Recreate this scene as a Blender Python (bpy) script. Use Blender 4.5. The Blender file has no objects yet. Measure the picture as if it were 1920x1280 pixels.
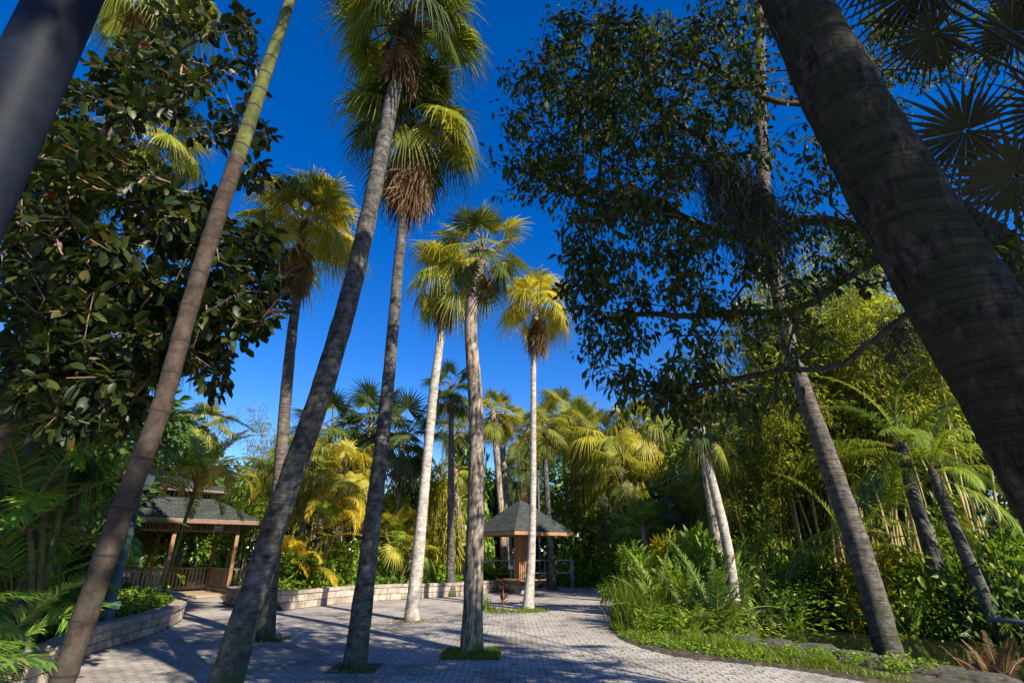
import bpy, math, random
import numpy as np
from mathutils import Vector
from math import radians, sin, cos, pi

# ------------------------------------------------------------------ camera, sky, sun, exposure
SC = bpy.context.scene
COL = SC.collection
PITCH = radians(22.0)
FPX = 978.0                       # focal length in pixels of the 1920 px wide photograph
CAM = np.array([0.0, 0.0, 1.6])
cam_data = bpy.data.cameras.new('camera')
cam_data.sensor_width = 36.0
cam_data.lens = FPX / 1920 * 36.0
cam_data.clip_end = 2000
cam = bpy.data.objects.new('camera', cam_data)
cam.location = CAM
cam.rotation_euler = (radians(90) + PITCH, 0, 0)
COL.objects.link(cam)
SC.camera = cam

SUN_EL, SUN_AZ = radians(36), radians(137)          # azimuth from +Y towards +X: behind the camera, to the right
world = bpy.data.worlds.new('World')
SC.world = world
world.use_nodes = True
wn = world.node_tree
wn.nodes.clear()
sky = wn.nodes.new('ShaderNodeTexSky')
sky.sky_type = 'NISHITA'
sky.sun_disc = False
sky.sun_elevation = SUN_EL
sky.sun_rotation = SUN_AZ
sky.air_density = 1.0
sky.dust_density = 0.15
sky.ozone_density = 4.0
hs = wn.nodes.new('ShaderNodeHueSaturation')
hs.inputs['Saturation'].default_value = 1.38
hs.inputs['Hue'].default_value = 0.516
bg = wn.nodes.new('ShaderNodeBackground')
bg.inputs['Strength'].default_value = 0.098
wo = wn.nodes.new('ShaderNodeOutputWorld')
wn.links.new(sky.outputs[0], hs.inputs['Color'])
wn.links.new(hs.outputs[0], bg.inputs[0])
wn.links.new(bg.outputs[0], wo.inputs[0])

sl = bpy.data.lights.new('sun', 'SUN')
sl.energy = 5.0
sl.angle = radians(0.5)
sl.color = (1.0, 0.9, 0.74)
so = bpy.data.objects.new('sun', sl)
S = Vector((sin(SUN_AZ) * cos(SUN_EL), cos(SUN_AZ) * cos(SUN_EL), sin(SUN_EL)))
so.rotation_euler = S.to_track_quat('Z', 'Y').to_euler()
so.location = (0, 0, 40)
COL.objects.link(so)
SC.view_settings.view_transform = 'Standard'
SC.view_settings.look = 'None'
SC.view_settings.exposure = 1.0
SC.view_settings.gamma = 1
SC.cycles.max_bounces = 6
SC.cycles.transparent_max_bounces = 4
SC.cycles.diffuse_bounces = 3
SC.cycles.transmission_bounces = 3

# ------------------------------------------------------------------ measuring: photo pixel -> place in the world
CP, SP = cos(PITCH), sin(PITCH)
def ray(px, py):
    u = (640 - py) / FPX
    return np.array([(px - 960) / FPX, CP - u * SP, SP + u * CP])
def at(px, py, Y):
    d = ray(px, py); return CAM + d * (Y / d[1])
def depth(px, py, Y):
    return Y / ray(px, py)[1]
def G(px, py, z=0.0):
    d = ray(px, py); return CAM + d * ((z - CAM[2]) / d[2])
def foot(px, Y, z=0.0):
    dep = Y * CP + (z - CAM[2]) * SP
    return np.array([(px - 960) / FPX * dep, Y, z])

# ------------------------------------------------------------------ mesh helpers
class MB:
    def __init__(s): s.v = []; s.f = []; s.n = 0
    def add(s, V, F, mat=0):
        V = np.asarray(V, float).reshape(-1, 3); F = np.asarray(F, int)
        s.v.append(V); s.f.append((F + s.n, mat)); s.n += len(V)
        return s
    def mesh(s, name, mats, smooth=True):
        me = bpy.data.meshes.new(name)
        if not s.v: return me
        V = np.concatenate(s.v)
        loops = np.concatenate([F.ravel() for F, m in s.f])
        tot = np.concatenate([np.full(len(F), F.shape[1]) for F, m in s.f])
        mi = np.concatenate([np.full(len(F), m) for F, m in s.f])
        start = np.concatenate([[0], np.cumsum(tot)[:-1]])
        me.vertices.add(len(V)); me.vertices.foreach_set('co', V.ravel().astype(np.float32))
        me.loops.add(len(loops)); me.loops.foreach_set('vertex_index', loops.astype(np.int32))
        me.polygons.add(len(tot))
        me.polygons.foreach_set('loop_start', start.astype(np.int32))
        me.polygons.foreach_set('loop_total', tot.astype(np.int32))
        me.polygons.foreach_set('material_index', mi.astype(np.int32))
        me.polygons.foreach_set('use_smooth', np.full(len(tot), smooth))
        for m in (mats if isinstance(mats, (list, tuple)) else [mats]): me.materials.append(m)
        me.update(calc_edges=True); me.validate()
        return me
    def box(s, lo, hi, mat=0, rot=None, org=(0, 0, 0), ch=0.0):
        lo = np.array(lo, float); hi = np.array(hi, float)
        if ch <= 0:
            V = np.array([[lo[0] if i & 1 == 0 else hi[0], lo[1] if i & 2 == 0 else hi[1], lo[2] if i & 4 == 0 else hi[2]] for i in range(8)])
            F = [[0, 2, 3, 1], [4, 5, 7, 6], [0, 1, 5, 4], [2, 6, 7, 3], [0, 4, 6, 2], [1, 3, 7, 5]]
            if rot is not None: V = V @ np.asarray(rot).T
            s.add(V + np.asarray(org), F, mat); return s
        # chamfered box: three pairs of inset faces + edge and corner faces
        V = []; idx = {}
        for i in range(8):
            sg = [(-1 if not (i >> a) & 1 else 1) for a in range(3)]
            for a in range(3):
                p = [0, 0, 0]
                for b in range(3):
                    e = lo[b] if sg[b] < 0 else hi[b]
                    p[b] = e if b == a else e - sg[b] * ch
                idx[(tuple(sg), a)] = len(V); V.append(p)
        Q = []; T = []
        for a in range(3):
            b, c = (a + 1) % 3, (a + 2) % 3
            for sa in (-1, 1):
                q = []
                for sb, scn in ((-1, -1), (1, -1), (1, 1), (-1, 1)):
                    sg = [0, 0, 0]; sg[a] = sa; sg[b] = sb; sg[c] = scn; q.append(idx[(tuple(sg), a)])
                Q.append(q if sa > 0 else q[::-1])
            for sb in (-1, 1):
                for scn in (-1, 1):
                    s1 = [0, 0, 0]; s1[a] = -1; s1[b] = sb; s1[c] = scn
                    s2 = list(s1); s2[a] = 1
                    q = [idx[(tuple(s1), b)], idx[(tuple(s2), b)], idx[(tuple(s2), c)], idx[(tuple(s1), c)]]
                    Q.append(q if sb * scn > 0 else q[::-1])
        for i in range(8):
            sg = tuple((-1 if not (i >> a) & 1 else 1) for a in range(3))
            t = [idx[(sg, 0)], idx[(sg, 1)], idx[(sg, 2)]]
            T.append(t if sg[0] * sg[1] * sg[2] > 0 else t[::-1])
        V = np.array(V, float)
        if rot is not None: V = V @ np.asarray(rot).T
        n0 = s.n
        s.add(V + np.asarray(org), Q, mat)
        s.f.append((np.array(T) + n0, mat))
        return s
    def tube(s, P, R, k=8, mat=0, cap=True, wob=0.0, rng=None):
        P = np.asarray(P, float); n = len(P)
        R = np.full(n, R) if np.isscalar(R) else np.asarray(R, float)
        T = np.gradient(P, axis=0); T /= np.linalg.norm(T, axis=1)[:, None] + 1e-9
        ref = np.array([0.0, 1, 0]) if abs(T[:, 1]).mean() < 0.8 else np.array([1.0, 0, 0])
        A = np.cross(T, ref); A /= np.linalg.norm(A, axis=1)[:, None] + 1e-9
        B = np.cross(T, A)
        th = np.arange(k) * 2 * pi / k
        rad = R[:, None] * np.ones((n, k))
        if wob and rng is not None: rad = rad * (1 + wob * rng.standard_normal((n, k)))
        V = P[:, None, :] + rad[..., None] * (np.cos(th)[None, :, None] * A[:, None, :] + np.sin(th)[None, :, None] * B[:, None, :])
        i = np.arange(n - 1)[:, None] * k; j = np.arange(k)[None, :]; j2 = (j + 1) % k
        F = np.stack([i + j, i + j2, i + k + j2, i + k + j], -1).reshape(-1, 4)
        n0 = s.n
        s.add(V.reshape(-1, 3), F, mat)
        if cap:
            s.f.append((np.array([np.arange(k)[::-1]]) + n0, mat)); s.f.append((np.array([np.arange(k)]) + n0 + (n - 1) * k, mat))
        return s
    def scatter(s, tmpl, M, P, mat=0):
        """copies of a small template (V, F) at places P (N,3) turned and scaled by M (N,3,3)"""
        V0, F0 = tmpl
        N = len(P)
        if N == 0: return s
        V = np.einsum('nij,vj->nvi', M, V0) + P[:, None, :]
        F = (np.asarray(F0)[None] + (np.arange(N) * len(V0))[:, None, None]).reshape(-1, np.asarray(F0).shape[1])
        return s.add(V.reshape(-1, 3), F, mat)

def link(name, me, parent=None, loc=(0, 0, 0), rz=0.0, sc=1.0):
    o = bpy.data.objects.new(name, me); COL.objects.link(o)
    if parent is not None: o.parent = parent
    o.location = loc; o.rotation_euler = (0, 0, rz)
    o.scale = (sc, sc, sc) if np.isscalar(sc) else sc
    return o
def thing(name, label, cat, loc=(0, 0, 0), group=None, me=None, rz=0.0, sc=1.0, kind=None):
    o = link(name, me, None, loc, rz, sc)
    o['label'] = label; o['category'] = cat
    if group: o['group'] = group
    if kind: o['kind'] = kind
    return o
def struct(name, me, loc=(0, 0, 0)):
    o = link(name, me, None, loc); o['kind'] = 'structure'; return o
def own_mats(o, mats):
    for i, m in enumerate(mats):
        if i < len(o.material_slots):
            o.material_slots[i].link = 'OBJECT'; o.material_slots[i].material = m

def frames(D, up=None, roll=None, rng=None):
    """matrices whose columns are (forward D, side, normal)"""
    D = D / (np.linalg.norm(D, axis=1)[:, None] + 1e-9)
    U = np.tile([0, 0, 1.0], (len(D), 1)) if up is None else up
    Sd = np.cross(U, D); l = np.linalg.norm(Sd, axis=1)[:, None]
    Sd = np.where(l < 1e-3, np.array([1.0, 0, 0]), Sd / (l + 1e-9))
    N = np.cross(D, Sd)
    if roll is not None:
        c, sn = np.cos(roll)[:, None], np.sin(roll)[:, None]
        Sd, N = Sd * c + N * sn, N * c - Sd * sn
    return np.stack([D, Sd, N], -1)

# ------------------------------------------------------------------ materials
def new_mat(name):
    m = bpy.data.materials.new(name); m.use_nodes = True
    nt = m.node_tree; nt.nodes.clear()
    out = nt.nodes.new('ShaderNodeOutputMaterial')
    return m, nt, out
def N(nt, t, **kw):
    n = nt.nodes.new(t)
    for k, v in kw.items():
        if k in n.inputs: n.inputs[k].default_value = v
        else: setattr(n, k, v)
    return n
def L(nt, a, b): nt.links.new(a, b)
def c4(c): return (c[0], c[1], c[2], 1.0)
def ramp(nt, fac, stops):
    r = nt.nodes.new('ShaderNodeValToRGB')
    el = r.color_ramp.elements
    while len(el) < len(stops): el.new(0.5)
    for e, (p, c) in zip(el, stops): e.position = p; e.color = c4(c)
    L(nt, fac, r.inputs[0]); return r
def mixc(nt, fac, a, b, mode='MIX'):
    m = nt.nodes.new('ShaderNodeMix'); m.data_type = 'RGBA'; m.blend_type = mode
    for k, s in ((0, fac), (6, a), (7, b)):
        if isinstance(s, (int, float)): m.inputs[k].default_value = s
        elif isinstance(s, tuple): m.inputs[k].default_value = c4(s)
        else: L(nt, s, m.inputs[k])
    return m.outputs[2]

def leaf_mat(name, stops, trans=0.3, rough=0.42, spec=0.35, tint=(1.6, 1.4, 0.5), obj_var=0.25):
    m, nt, out = new_mat(name)
    geo = N(nt, 'ShaderNodeNewGeometry'); oi = N(nt, 'ShaderNodeObjectInfo')
    r = ramp(nt, geo.outputs['Random Per Island'], stops)
    hsv = N(nt, 'ShaderNodeHueSaturation')
    mr = N(nt, 'ShaderNodeMapRange'); L(nt, oi.outputs['Random'], mr.inputs[0])
    mr.inputs[3].default_value = 1 - obj_var; mr.inputs[4].default_value = 1 + obj_var
    L(nt, mr.outputs[0], hsv.inputs['Value']); L(nt, r.outputs[0], hsv.inputs['Color'])
    p = N(nt, 'ShaderNodeBsdfPrincipled', Roughness=rough)
    p.inputs['Specular IOR Level'].default_value = spec
    L(nt, hsv.outputs[0], p.inputs['Base Color'])
    t = N(nt, 'ShaderNodeBsdfTranslucent')
    tc = mixc(nt, 1.0, hsv.outputs[0], tint, 'MULTIPLY'); L(nt, tc, t.inputs[0])
    mx = N(nt, 'ShaderNodeMixShader'); mx.inputs[0].default_value = trans
    L(nt, p.outputs[0], mx.inputs[1]); L(nt, t.outputs[0], mx.inputs[2]); L(nt, mx.outputs[0], out.inputs[0])
    return m

def bark_mat(name, c1, c2, dark, scale=(6, 6, 1.2), ring=0.0, ring_scale=6.0, bump=0.5, moss=None, patch=0.5, edge=(0.33, 0.62)):
    m, nt, out = new_mat(name)
    tc = N(nt, 'ShaderNodeTexCoord')
    mp = N(nt, 'ShaderNodeMapping'); mp.inputs['Scale'].default_value = scale
    L(nt, tc.outputs['Object'], mp.inputs[0])
    n1 = N(nt, 'ShaderNodeTexNoise', Scale=2.2, Detail=9.0, Roughness=0.68); L(nt, mp.outputs[0], n1.inputs['Vector'])
    n2 = N(nt, 'ShaderNodeTexNoise', Scale=3.1, Detail=5.0, Roughness=0.6); L(nt, tc.outputs['Object'], n2.inputs['Vector'])
    n3 = N(nt, 'ShaderNodeTexNoise', Scale=11.0, Detail=8.0, Roughness=0.7); L(nt, tc.outputs['Object'], n3.inputs['Vector'])
    base = ramp(nt, n1.outputs[0], [(edge[0], c1), (edge[1], c2)])
    pr = ramp(nt, n2.outputs[0], [(0.45, (0, 0, 0)), (0.66, (1, 1, 1))])
    col = mixc(nt, pr.outputs[0], base.outputs[0], dark)
    if patch < 1:
        col = mixc(nt, 1 - patch, base.outputs[0], col)
    fr = ramp(nt, n3.outputs[0], [(0.36, (0.45, 0.45, 0.45)), (0.56, (1, 1, 1))])
    col = mixc(nt, 0.8, col, fr.outputs[0], 'MULTIPLY')
    h = n1.outputs[0]
    if ring > 0:
        mr2 = N(nt, 'ShaderNodeMapping'); mr2.inputs['Scale'].default_value = (1.1, 1.1, ring_scale * 2.6)
        L(nt, tc.outputs['Object'], mr2.inputs[0])
        wv = N(nt, 'ShaderNodeTexNoise', Scale=1.6, Detail=5.0, Roughness=0.6, Distortion=0.6); L(nt, mr2.outputs[0], wv.inputs['Vector'])
        wr = ramp(nt, wv.outputs['Fac'], [(0.36, (0.35, 0.35, 0.35)), (0.52, (1, 1, 1))])
        col = mixc(nt, ring, col, wr.outputs[0], 'MULTIPLY')
        ad = N(nt, 'ShaderNodeMath', operation='ADD'); L(nt, n1.outputs[0], ad.inputs[0]); L(nt, wr.outputs[0], ad.inputs[1]); h = ad.outputs[0]
    if moss is not None:
        sx = N(nt, 'ShaderNodeSeparateXYZ'); L(nt, tc.outputs['Object'], sx.inputs[0])
        mz = N(nt, 'ShaderNodeMapRange'); mz.inputs[1].default_value = moss[1]; mz.inputs[2].default_value = moss[2]
        mz.inputs[3].default_value = 1; mz.inputs[4].default_value = 0; L(nt, sx.outputs[2], mz.inputs[0])
        n4 = N(nt, 'ShaderNodeTexNoise', Scale=4.0, Detail=6.0, Roughness=0.7); L(nt, tc.outputs['Object'], n4.inputs['Vector'])
        mm = ramp(nt, n4.outputs[0], [(0.42, (0, 0, 0)), (0.58, (1, 1, 1))])
        mu = N(nt, 'ShaderNodeMath', operation='MULTIPLY'); L(nt, mz.outputs[0], mu.inputs[0]); L(nt, mm.outputs[0], mu.inputs[1])
        col = mixc(nt, mu.outputs[0], col, moss[0])
    p = N(nt, 'ShaderNodeBsdfPrincipled', Roughness=0.9); p.inputs['Specular IOR Level'].default_value = 0.15
    L(nt, col, p.inputs['Base Color'])
    b = N(nt, 'ShaderNodeBump', Strength=bump, Distance=0.03); L(nt, h, b.inputs['Height']); L(nt, b.outputs[0], p.inputs['Normal'])
    L(nt, p.outputs[0], out.inputs[0])
    return m

def plain_mat(name, c1, c2=None, rough=0.7, scale=8.0, bump=0.0, metal=0.0, spec=0.4, stretch=(1, 1, 1), island=0.0):
    m, nt, out = new_mat(name)
    tc = N(nt, 'ShaderNodeTexCoord'); mp = N(nt, 'ShaderNodeMapping'); mp.inputs['Scale'].default_value = stretch
    L(nt, tc.outputs['Object'], mp.inputs[0])
    n1 = N(nt, 'ShaderNodeTexNoise', Scale=scale, Detail=8.0, Roughness=0.65); L(nt, mp.outputs[0], n1.inputs['Vector'])
    r = ramp(nt, n1.outputs[0], [(0.35, c1), (0.65, c2 or tuple(x * 0.75 for x in c1))])
    col = r.outputs[0]
    if island > 0:
        geo = N(nt, 'ShaderNodeNewGeometry'); hsv = N(nt, 'ShaderNodeHueSaturation')
        mr = N(nt, 'ShaderNodeMapRange'); L(nt, geo.outputs['Random Per Island'], mr.inputs[0])
        mr.inputs[3].default_value = 1 - island; mr.inputs[4].default_value = 1 + island
        L(nt, mr.outputs[0], hsv.inputs['Value']); L(nt, col, hsv.inputs['Color']); col = hsv.outputs[0]
    p = N(nt, 'ShaderNodeBsdfPrincipled', Roughness=rough, Metallic=metal); p.inputs['Specular IOR Level'].default_value = spec
    L(nt, col, p.inputs['Base Color'])
    if bump > 0:
        b = N(nt, 'ShaderNodeBump', Strength=bump, Distance=0.02); L(nt, n1.outputs[0], b.inputs['Height']); L(nt, b.outputs[0], p.inputs['Normal'])
    L(nt, p.outputs[0], out.inputs[0])
    return m

def paver_mat():
    m, nt, out = new_mat('concrete_pavers')
    tc = N(nt, 'ShaderNodeTexCoord')
    nd = N(nt, 'ShaderNodeTexNoise', Scale=1.3, Detail=2.0); L(nt, tc.outputs['Object'], nd.inputs['Vector'])
    ad = N(nt, 'ShaderNodeVectorMath', operation='SCALE'); L(nt, nd.outputs['Color'], ad.inputs[0]); ad.inputs['Scale'].default_value = 0.05
    av = N(nt, 'ShaderNodeVectorMath', operation='ADD'); L(nt, tc.outputs['Object'], av.inputs[0]); L(nt, ad.outputs[0], av.inputs[1])
    br = N(nt, 'ShaderNodeTexBrick', Scale=1.0)
    br.inputs['Brick Width'].default_value = 0.205; br.inputs['Row Height'].default_value = 0.125
    br.inputs['Mortar Size'].default_value = 0.0085; br.inputs['Mortar Smooth'].default_value = 0.25; br.inputs['Bias'].default_value = -0.1
    br.inputs['Color1'].default_value = c4((0.37, 0.345, 0.325)); br.inputs['Color2'].default_value = c4((0.50, 0.47, 0.44))
    br.inputs['Mortar'].default_value = c4((0.09, 0.075, 0.06))
    L(nt, av.outputs[0], br.inputs['Vector'])
    n1 = N(nt, 'ShaderNodeTexNoise', Scale=0.5, Detail=7.0, Roughness=0.65); L(nt, tc.outputs['Object'], n1.inputs['Vector'])
    n2 = N(nt, 'ShaderNodeTexNoise', Scale=26.0, Detail=6.0, Roughness=0.7); L(nt, tc.outputs['Object'], n2.inputs['Vector'])
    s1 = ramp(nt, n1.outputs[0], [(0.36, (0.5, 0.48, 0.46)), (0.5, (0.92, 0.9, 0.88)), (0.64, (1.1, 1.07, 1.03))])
    s2 = ramp(nt, n2.outputs[0], [(0.3, (0.68, 0.68, 0.68)), (0.6, (1.08, 1.08, 1.08))])
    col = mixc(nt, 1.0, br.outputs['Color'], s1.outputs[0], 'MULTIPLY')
    col = mixc(nt, 1.0, col, s2.outputs[0], 'MULTIPLY')
    # moss and weeds in the joints, more of it to the right and far
    n3 = N(nt, 'ShaderNodeTexNoise', Scale=0.8, Detail=5.0, Roughness=0.7); L(nt, tc.outputs['Object'], n3.inputs['Vector'])
    sx = N(nt, 'ShaderNodeSeparateXYZ'); L(nt, tc.outputs['Object'], sx.inputs[0])
    mr = N(nt, 'ShaderNodeMapRange'); L(nt, sx.outputs[0], mr.inputs[0])
    mr.inputs[1].default_value = -2; mr.inputs[2].default_value = 4; mr.inputs[3].default_value = -0.10; mr.inputs[4].default_value = 0.1
    a2 = N(nt, 'ShaderNodeMath', operation='ADD'); L(nt, n3.outputs[0], a2.inputs[0]); L(nt, mr.outputs[0], a2.inputs[1])
    mo = ramp(nt, a2.outputs[0], [(0.47, (0, 0, 0)), (0.6, (1, 1, 1))])
    mm = N(nt, 'ShaderNodeMath', operation='MULTIPLY'); L(nt, mo.outputs[0], mm.inputs[0]); L(nt, br.outputs['Fac'], mm.inputs[1])
    col = mixc(nt, mm.outputs[0], col, (0.05, 0.075, 0.015))
    p = N(nt, 'ShaderNodeBsdfPrincipled', Roughness=0.85); p.inputs['Specular IOR Level'].default_value = 0.25
    L(nt, col, p.inputs['Base Color'])
    iv = N(nt, 'ShaderNodeMath', operation='SUBTRACT'); iv.inputs[0].default_value = 1.0; L(nt, br.outputs['Fac'], iv.inputs[1])
    h = N(nt, 'ShaderNodeMath', operation='MULTIPLY_ADD'); L(nt, n2.outputs[0], h.inputs[0]); h.inputs[1].default_value = 0.25; L(nt, iv.outputs[0], h.inputs[2])
    b = N(nt, 'ShaderNodeBump', Strength=0.7, Distance=0.012); L(nt, h.outputs[0], b.inputs['Height']); L(nt, b.outputs[0], p.inputs['Normal'])
    L(nt, p.outputs[0], out.inputs[0])
    return m

def soil_mat():
    m, nt, out = new_mat('soil_and_litter')
    tc = N(nt, 'ShaderNodeTexCoord')
    n1 = N(nt, 'ShaderNodeTexNoise', Scale=1.2, Detail=9.0, Roughness=0.7); L(nt, tc.outputs['Object'], n1.inputs['Vector'])
    v = N(nt, 'ShaderNodeTexVoronoi', Scale=14.0); L(nt, tc.outputs['Object'], v.inputs['Vector'])
    r = ramp(nt, n1.outputs[0], [(0.3, (0.018, 0.02, 0.008)), (0.5, (0.04, 0.03, 0.018)), (0.7, (0.03, 0.05, 0.012))])
    sep = N(nt, 'ShaderNodeSeparateColor'); L(nt, v.outputs['Color'], sep.inputs[0])
    lf = ramp(nt, sep.outputs[0], [(0.72, (0, 0, 0)), (0.74, (1, 1, 1))])
    col = mixc(nt, lf.outputs[0], r.outputs[0], (0.11, 0.075, 0.035))
    p = N(nt, 'ShaderNodeBsdfPrincipled', Roughness=0.95); L(nt, col, p.inputs['Base Color'])
    b = N(nt, 'ShaderNodeBump', Strength=0.8, Distance=0.05); L(nt, n1.outputs[0], b.inputs['Height']); L(nt, b.outputs[0], p.inputs['Normal'])
    L(nt, p.outputs[0], out.inputs[0]); return m

def shingle_mat():
    m, nt, out = new_mat('roof_shingles')
    tc = N(nt, 'ShaderNodeTexCoord')
    br = N(nt, 'ShaderNodeTexBrick', Scale=1.0); L(nt, tc.outputs['UV'], br.inputs['Vector'])
    br.inputs['Brick Width'].default_value = 0.3; br.inputs['Row Height'].default_value = 0.14; br.inputs['Mortar Size'].default_value = 0.012
    br.inputs['Color1'].default_value = c4((0.026, 0.034, 0.034)); br.inputs['Color2'].default_value = c4((0.055, 0.064, 0.056)); br.inputs['Mortar'].default_value = c4((0.012, 0.015, 0.013))
    n1 = N(nt, 'ShaderNodeTexNoise', Scale=20.0, Detail=6.0, Roughness=0.7); L(nt, tc.outputs['Object'], n1.inputs['Vector'])
    s2 = ramp(nt, n1.outputs[0], [(0.3, (0.6, 0.6, 0.6)), (0.65, (1.1, 1.1, 1.1))])
    col = mixc(nt, 1.0, br.outputs['Color'], s2.outputs[0], 'MULTIPLY')
    p = N(nt, 'ShaderNodeBsdfPrincipled', Roughness=0.85); L(nt, col, p.inputs['Base Color'])
    b = N(nt, 'ShaderNodeBump', Strength=0.6, Distance=0.01, invert=True); L(nt, br.outputs['Fac'], b.inputs['Height']); L(nt, b.outputs[0], p.inputs['Normal'])
    L(nt, p.outputs[0], out.inputs[0]); return m

def water_mat():
    m, nt, out = new_mat('pond_water')
    tc = N(nt, 'ShaderNodeTexCoord')
    n1 = N(nt, 'ShaderNodeTexNoise', Scale=3.0, Detail=3.0); L(nt, tc.outputs['Object'], n1.inputs['Vector'])
    p = N(nt, 'ShaderNodeBsdfPrincipled', Roughness=0.06); p.inputs['Base Color'].default_value = c4((0.012, 0.014, 0.008)); p.inputs['IOR'].default_value = 1.33
    b = N(nt, 'ShaderNodeBump', Strength=0.12, Distance=0.02); L(nt, n1.outputs[0], b.inputs['Height']); L(nt, b.outputs[0], p.inputs['Normal'])
    L(nt, p.outputs[0], out.inputs[0]); return m

M = {}
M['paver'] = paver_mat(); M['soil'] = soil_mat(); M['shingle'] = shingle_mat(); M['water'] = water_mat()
M['stone'] = plain_mat('wall_stone', (0.44, 0.37, 0.30), (0.24, 0.20, 0.16), 0.9, 5.0, 0.6, island=0.28)
M['mortar'] = plain_mat('wall_joint', (0.06, 0.05, 0.04), None, 0.95)
M['coping'] = plain_mat('coping_stone', (0.40, 0.34, 0.285), (0.22, 0.19, 0.155), 0.9, 6.0, 0.5, island=0.2)
M['wood'] = plain_mat('cedar_wood', (0.38, 0.22, 0.115), (0.22, 0.12, 0.06), 0.75, 4.0, 0.3, stretch=(6, 6, 1), island=0.2)
M['wood_grey'] = plain_mat('weathered_wood', (0.40, 0.30, 0.20), (0.25, 0.18, 0.12), 0.85, 4.0, 0.3, stretch=(5, 5, 1), island=0.2)
M['fascia'] = plain_mat('fascia_board', (0.24, 0.155, 0.125), (0.16, 0.10, 0.08), 0.7, 3.0, 0.1)
M['concrete'] = plain_mat('concrete', (0.42, 0.41, 0.38), (0.32, 0.31, 0.29), 0.9, 6.0, 0.3)
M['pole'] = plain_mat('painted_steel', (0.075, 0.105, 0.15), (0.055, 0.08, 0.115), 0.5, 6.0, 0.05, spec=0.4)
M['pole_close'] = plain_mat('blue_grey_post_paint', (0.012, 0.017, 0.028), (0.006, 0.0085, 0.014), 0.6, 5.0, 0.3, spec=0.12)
M['galv'] = plain_mat('galvanised_pipe', (0.45, 0.47, 0.48), (0.35, 0.37, 0.38), 0.45, 8.0, 0.0, metal=0.3)
M['white'] = plain_mat('white_paint', (0.78, 0.78, 0.76), (0.7, 0.7, 0.68), 0.5)
M['ink'] = plain_mat('sign_ink', (0.03, 0.04, 0.06), (0.05, 0.06, 0.09), 0.6)
M['pale_green'] = plain_mat('sign_picture', (0.10, 0.13, 0.09), (0.3, 0.3, 0.26), 0.6, 60.0)
M['rock'] = plain_mat('pond_rock', (0.10, 0.09, 0.075), (0.025, 0.03, 0.016), 0.95, 3.0, 1.0)
M['litter'] = plain_mat('dry_leaf', (0.42, 0.30, 0.16), (0.26, 0.16, 0.08), 0.85, 3.0, island=0.35)
M['moss'] = leaf_mat('spanish_moss', [(0.0, (0.05, 0.055, 0.045)), (1.0, (0.13, 0.138, 0.115))], 0.2, 0.9, 0.05, (1, 1, 0.9), 0.1)

B = {}
B['pale'] = bark_mat('pale_palm_bark', (0.36, 0.32, 0.275), (0.60, 0.55, 0.48), (0.24, 0.2, 0.165), (3.4, 3.4, 4.2), 0.35, 4.0, 0.35, patch=0.45)
B['grey'] = bark_mat('grey_palm_bark', (0.055, 0.052, 0.05), (0.18, 0.17, 0.16), (0.042, 0.038, 0.033), (3.4, 3.4, 4.2), 0.45, 4.5, 0.6, ((0.05, 0.075, 0.03), 0.0, 1.1), 0.6, edge=(0.38, 0.6))
B['dark'] = bark_mat('dark_palm_bark', (0.085, 0.07, 0.06), (0.20, 0.175, 0.15), (0.05, 0.042, 0.036), (3.4, 3.4, 4.2), 0.45, 4.5, 0.7, ((0.04, 0.06, 0.02), 0.0, 1.4), 0.6)
B['fissured'] = bark_mat('fissured_palm_bark', (0.085, 0.065, 0.05), (0.46, 0.38, 0.30), (0.06, 0.045, 0.032), (8, 8, 1.5), 0.0, 5.5, 1.0, ((0.07, 0.095, 0.025), 0.1, 0.9), 0.6, edge=(0.4, 0.58))
B['mossy'] = bark_mat('mossy_palm_bark', (0.016, 0.013, 0.01), (0.10, 0.08, 0.068), (0.024, 0.024, 0.013), (12, 12, 2.6), 0.14, 7.0, 1.0, ((0.032, 0.034, 0.018), 9.0, 12.0), 0.6, edge=(0.42, 0.58))
B['limb'] = bark_mat('dark_limb_bark', (0.03, 0.026, 0.022), (0.075, 0.065, 0.055), (0.02, 0.018, 0.015), (4, 4, 4), 0, 1, 0.5)
B['tan'] = bark_mat('tan_branch_bark', (0.17, 0.105, 0.075), (0.30, 0.2, 0.15), (0.09, 0.06, 0.045), (5, 5, 5), 0, 1, 0.4)
B['cane'] = bark_mat('ringed_cane_bark', (0.036, 0.028, 0.022), (0.092, 0.068, 0.053), (0.022, 0.019, 0.016), (4, 4, 3), 0, 1, 0.5, ((0.055, 0.06, 0.042), -1.0, 3.0), 0.9)
B['cane_green'] = bark_mat('green_cane_bark', (0.07, 0.085, 0.025), (0.15, 0.16, 0.055), (0.045, 0.04, 0.022), (4, 4, 2), 0, 1, 0.3)
B['node'] = plain_mat('cane_node', (0.03, 0.022, 0.018), None, 0.9)

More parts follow.
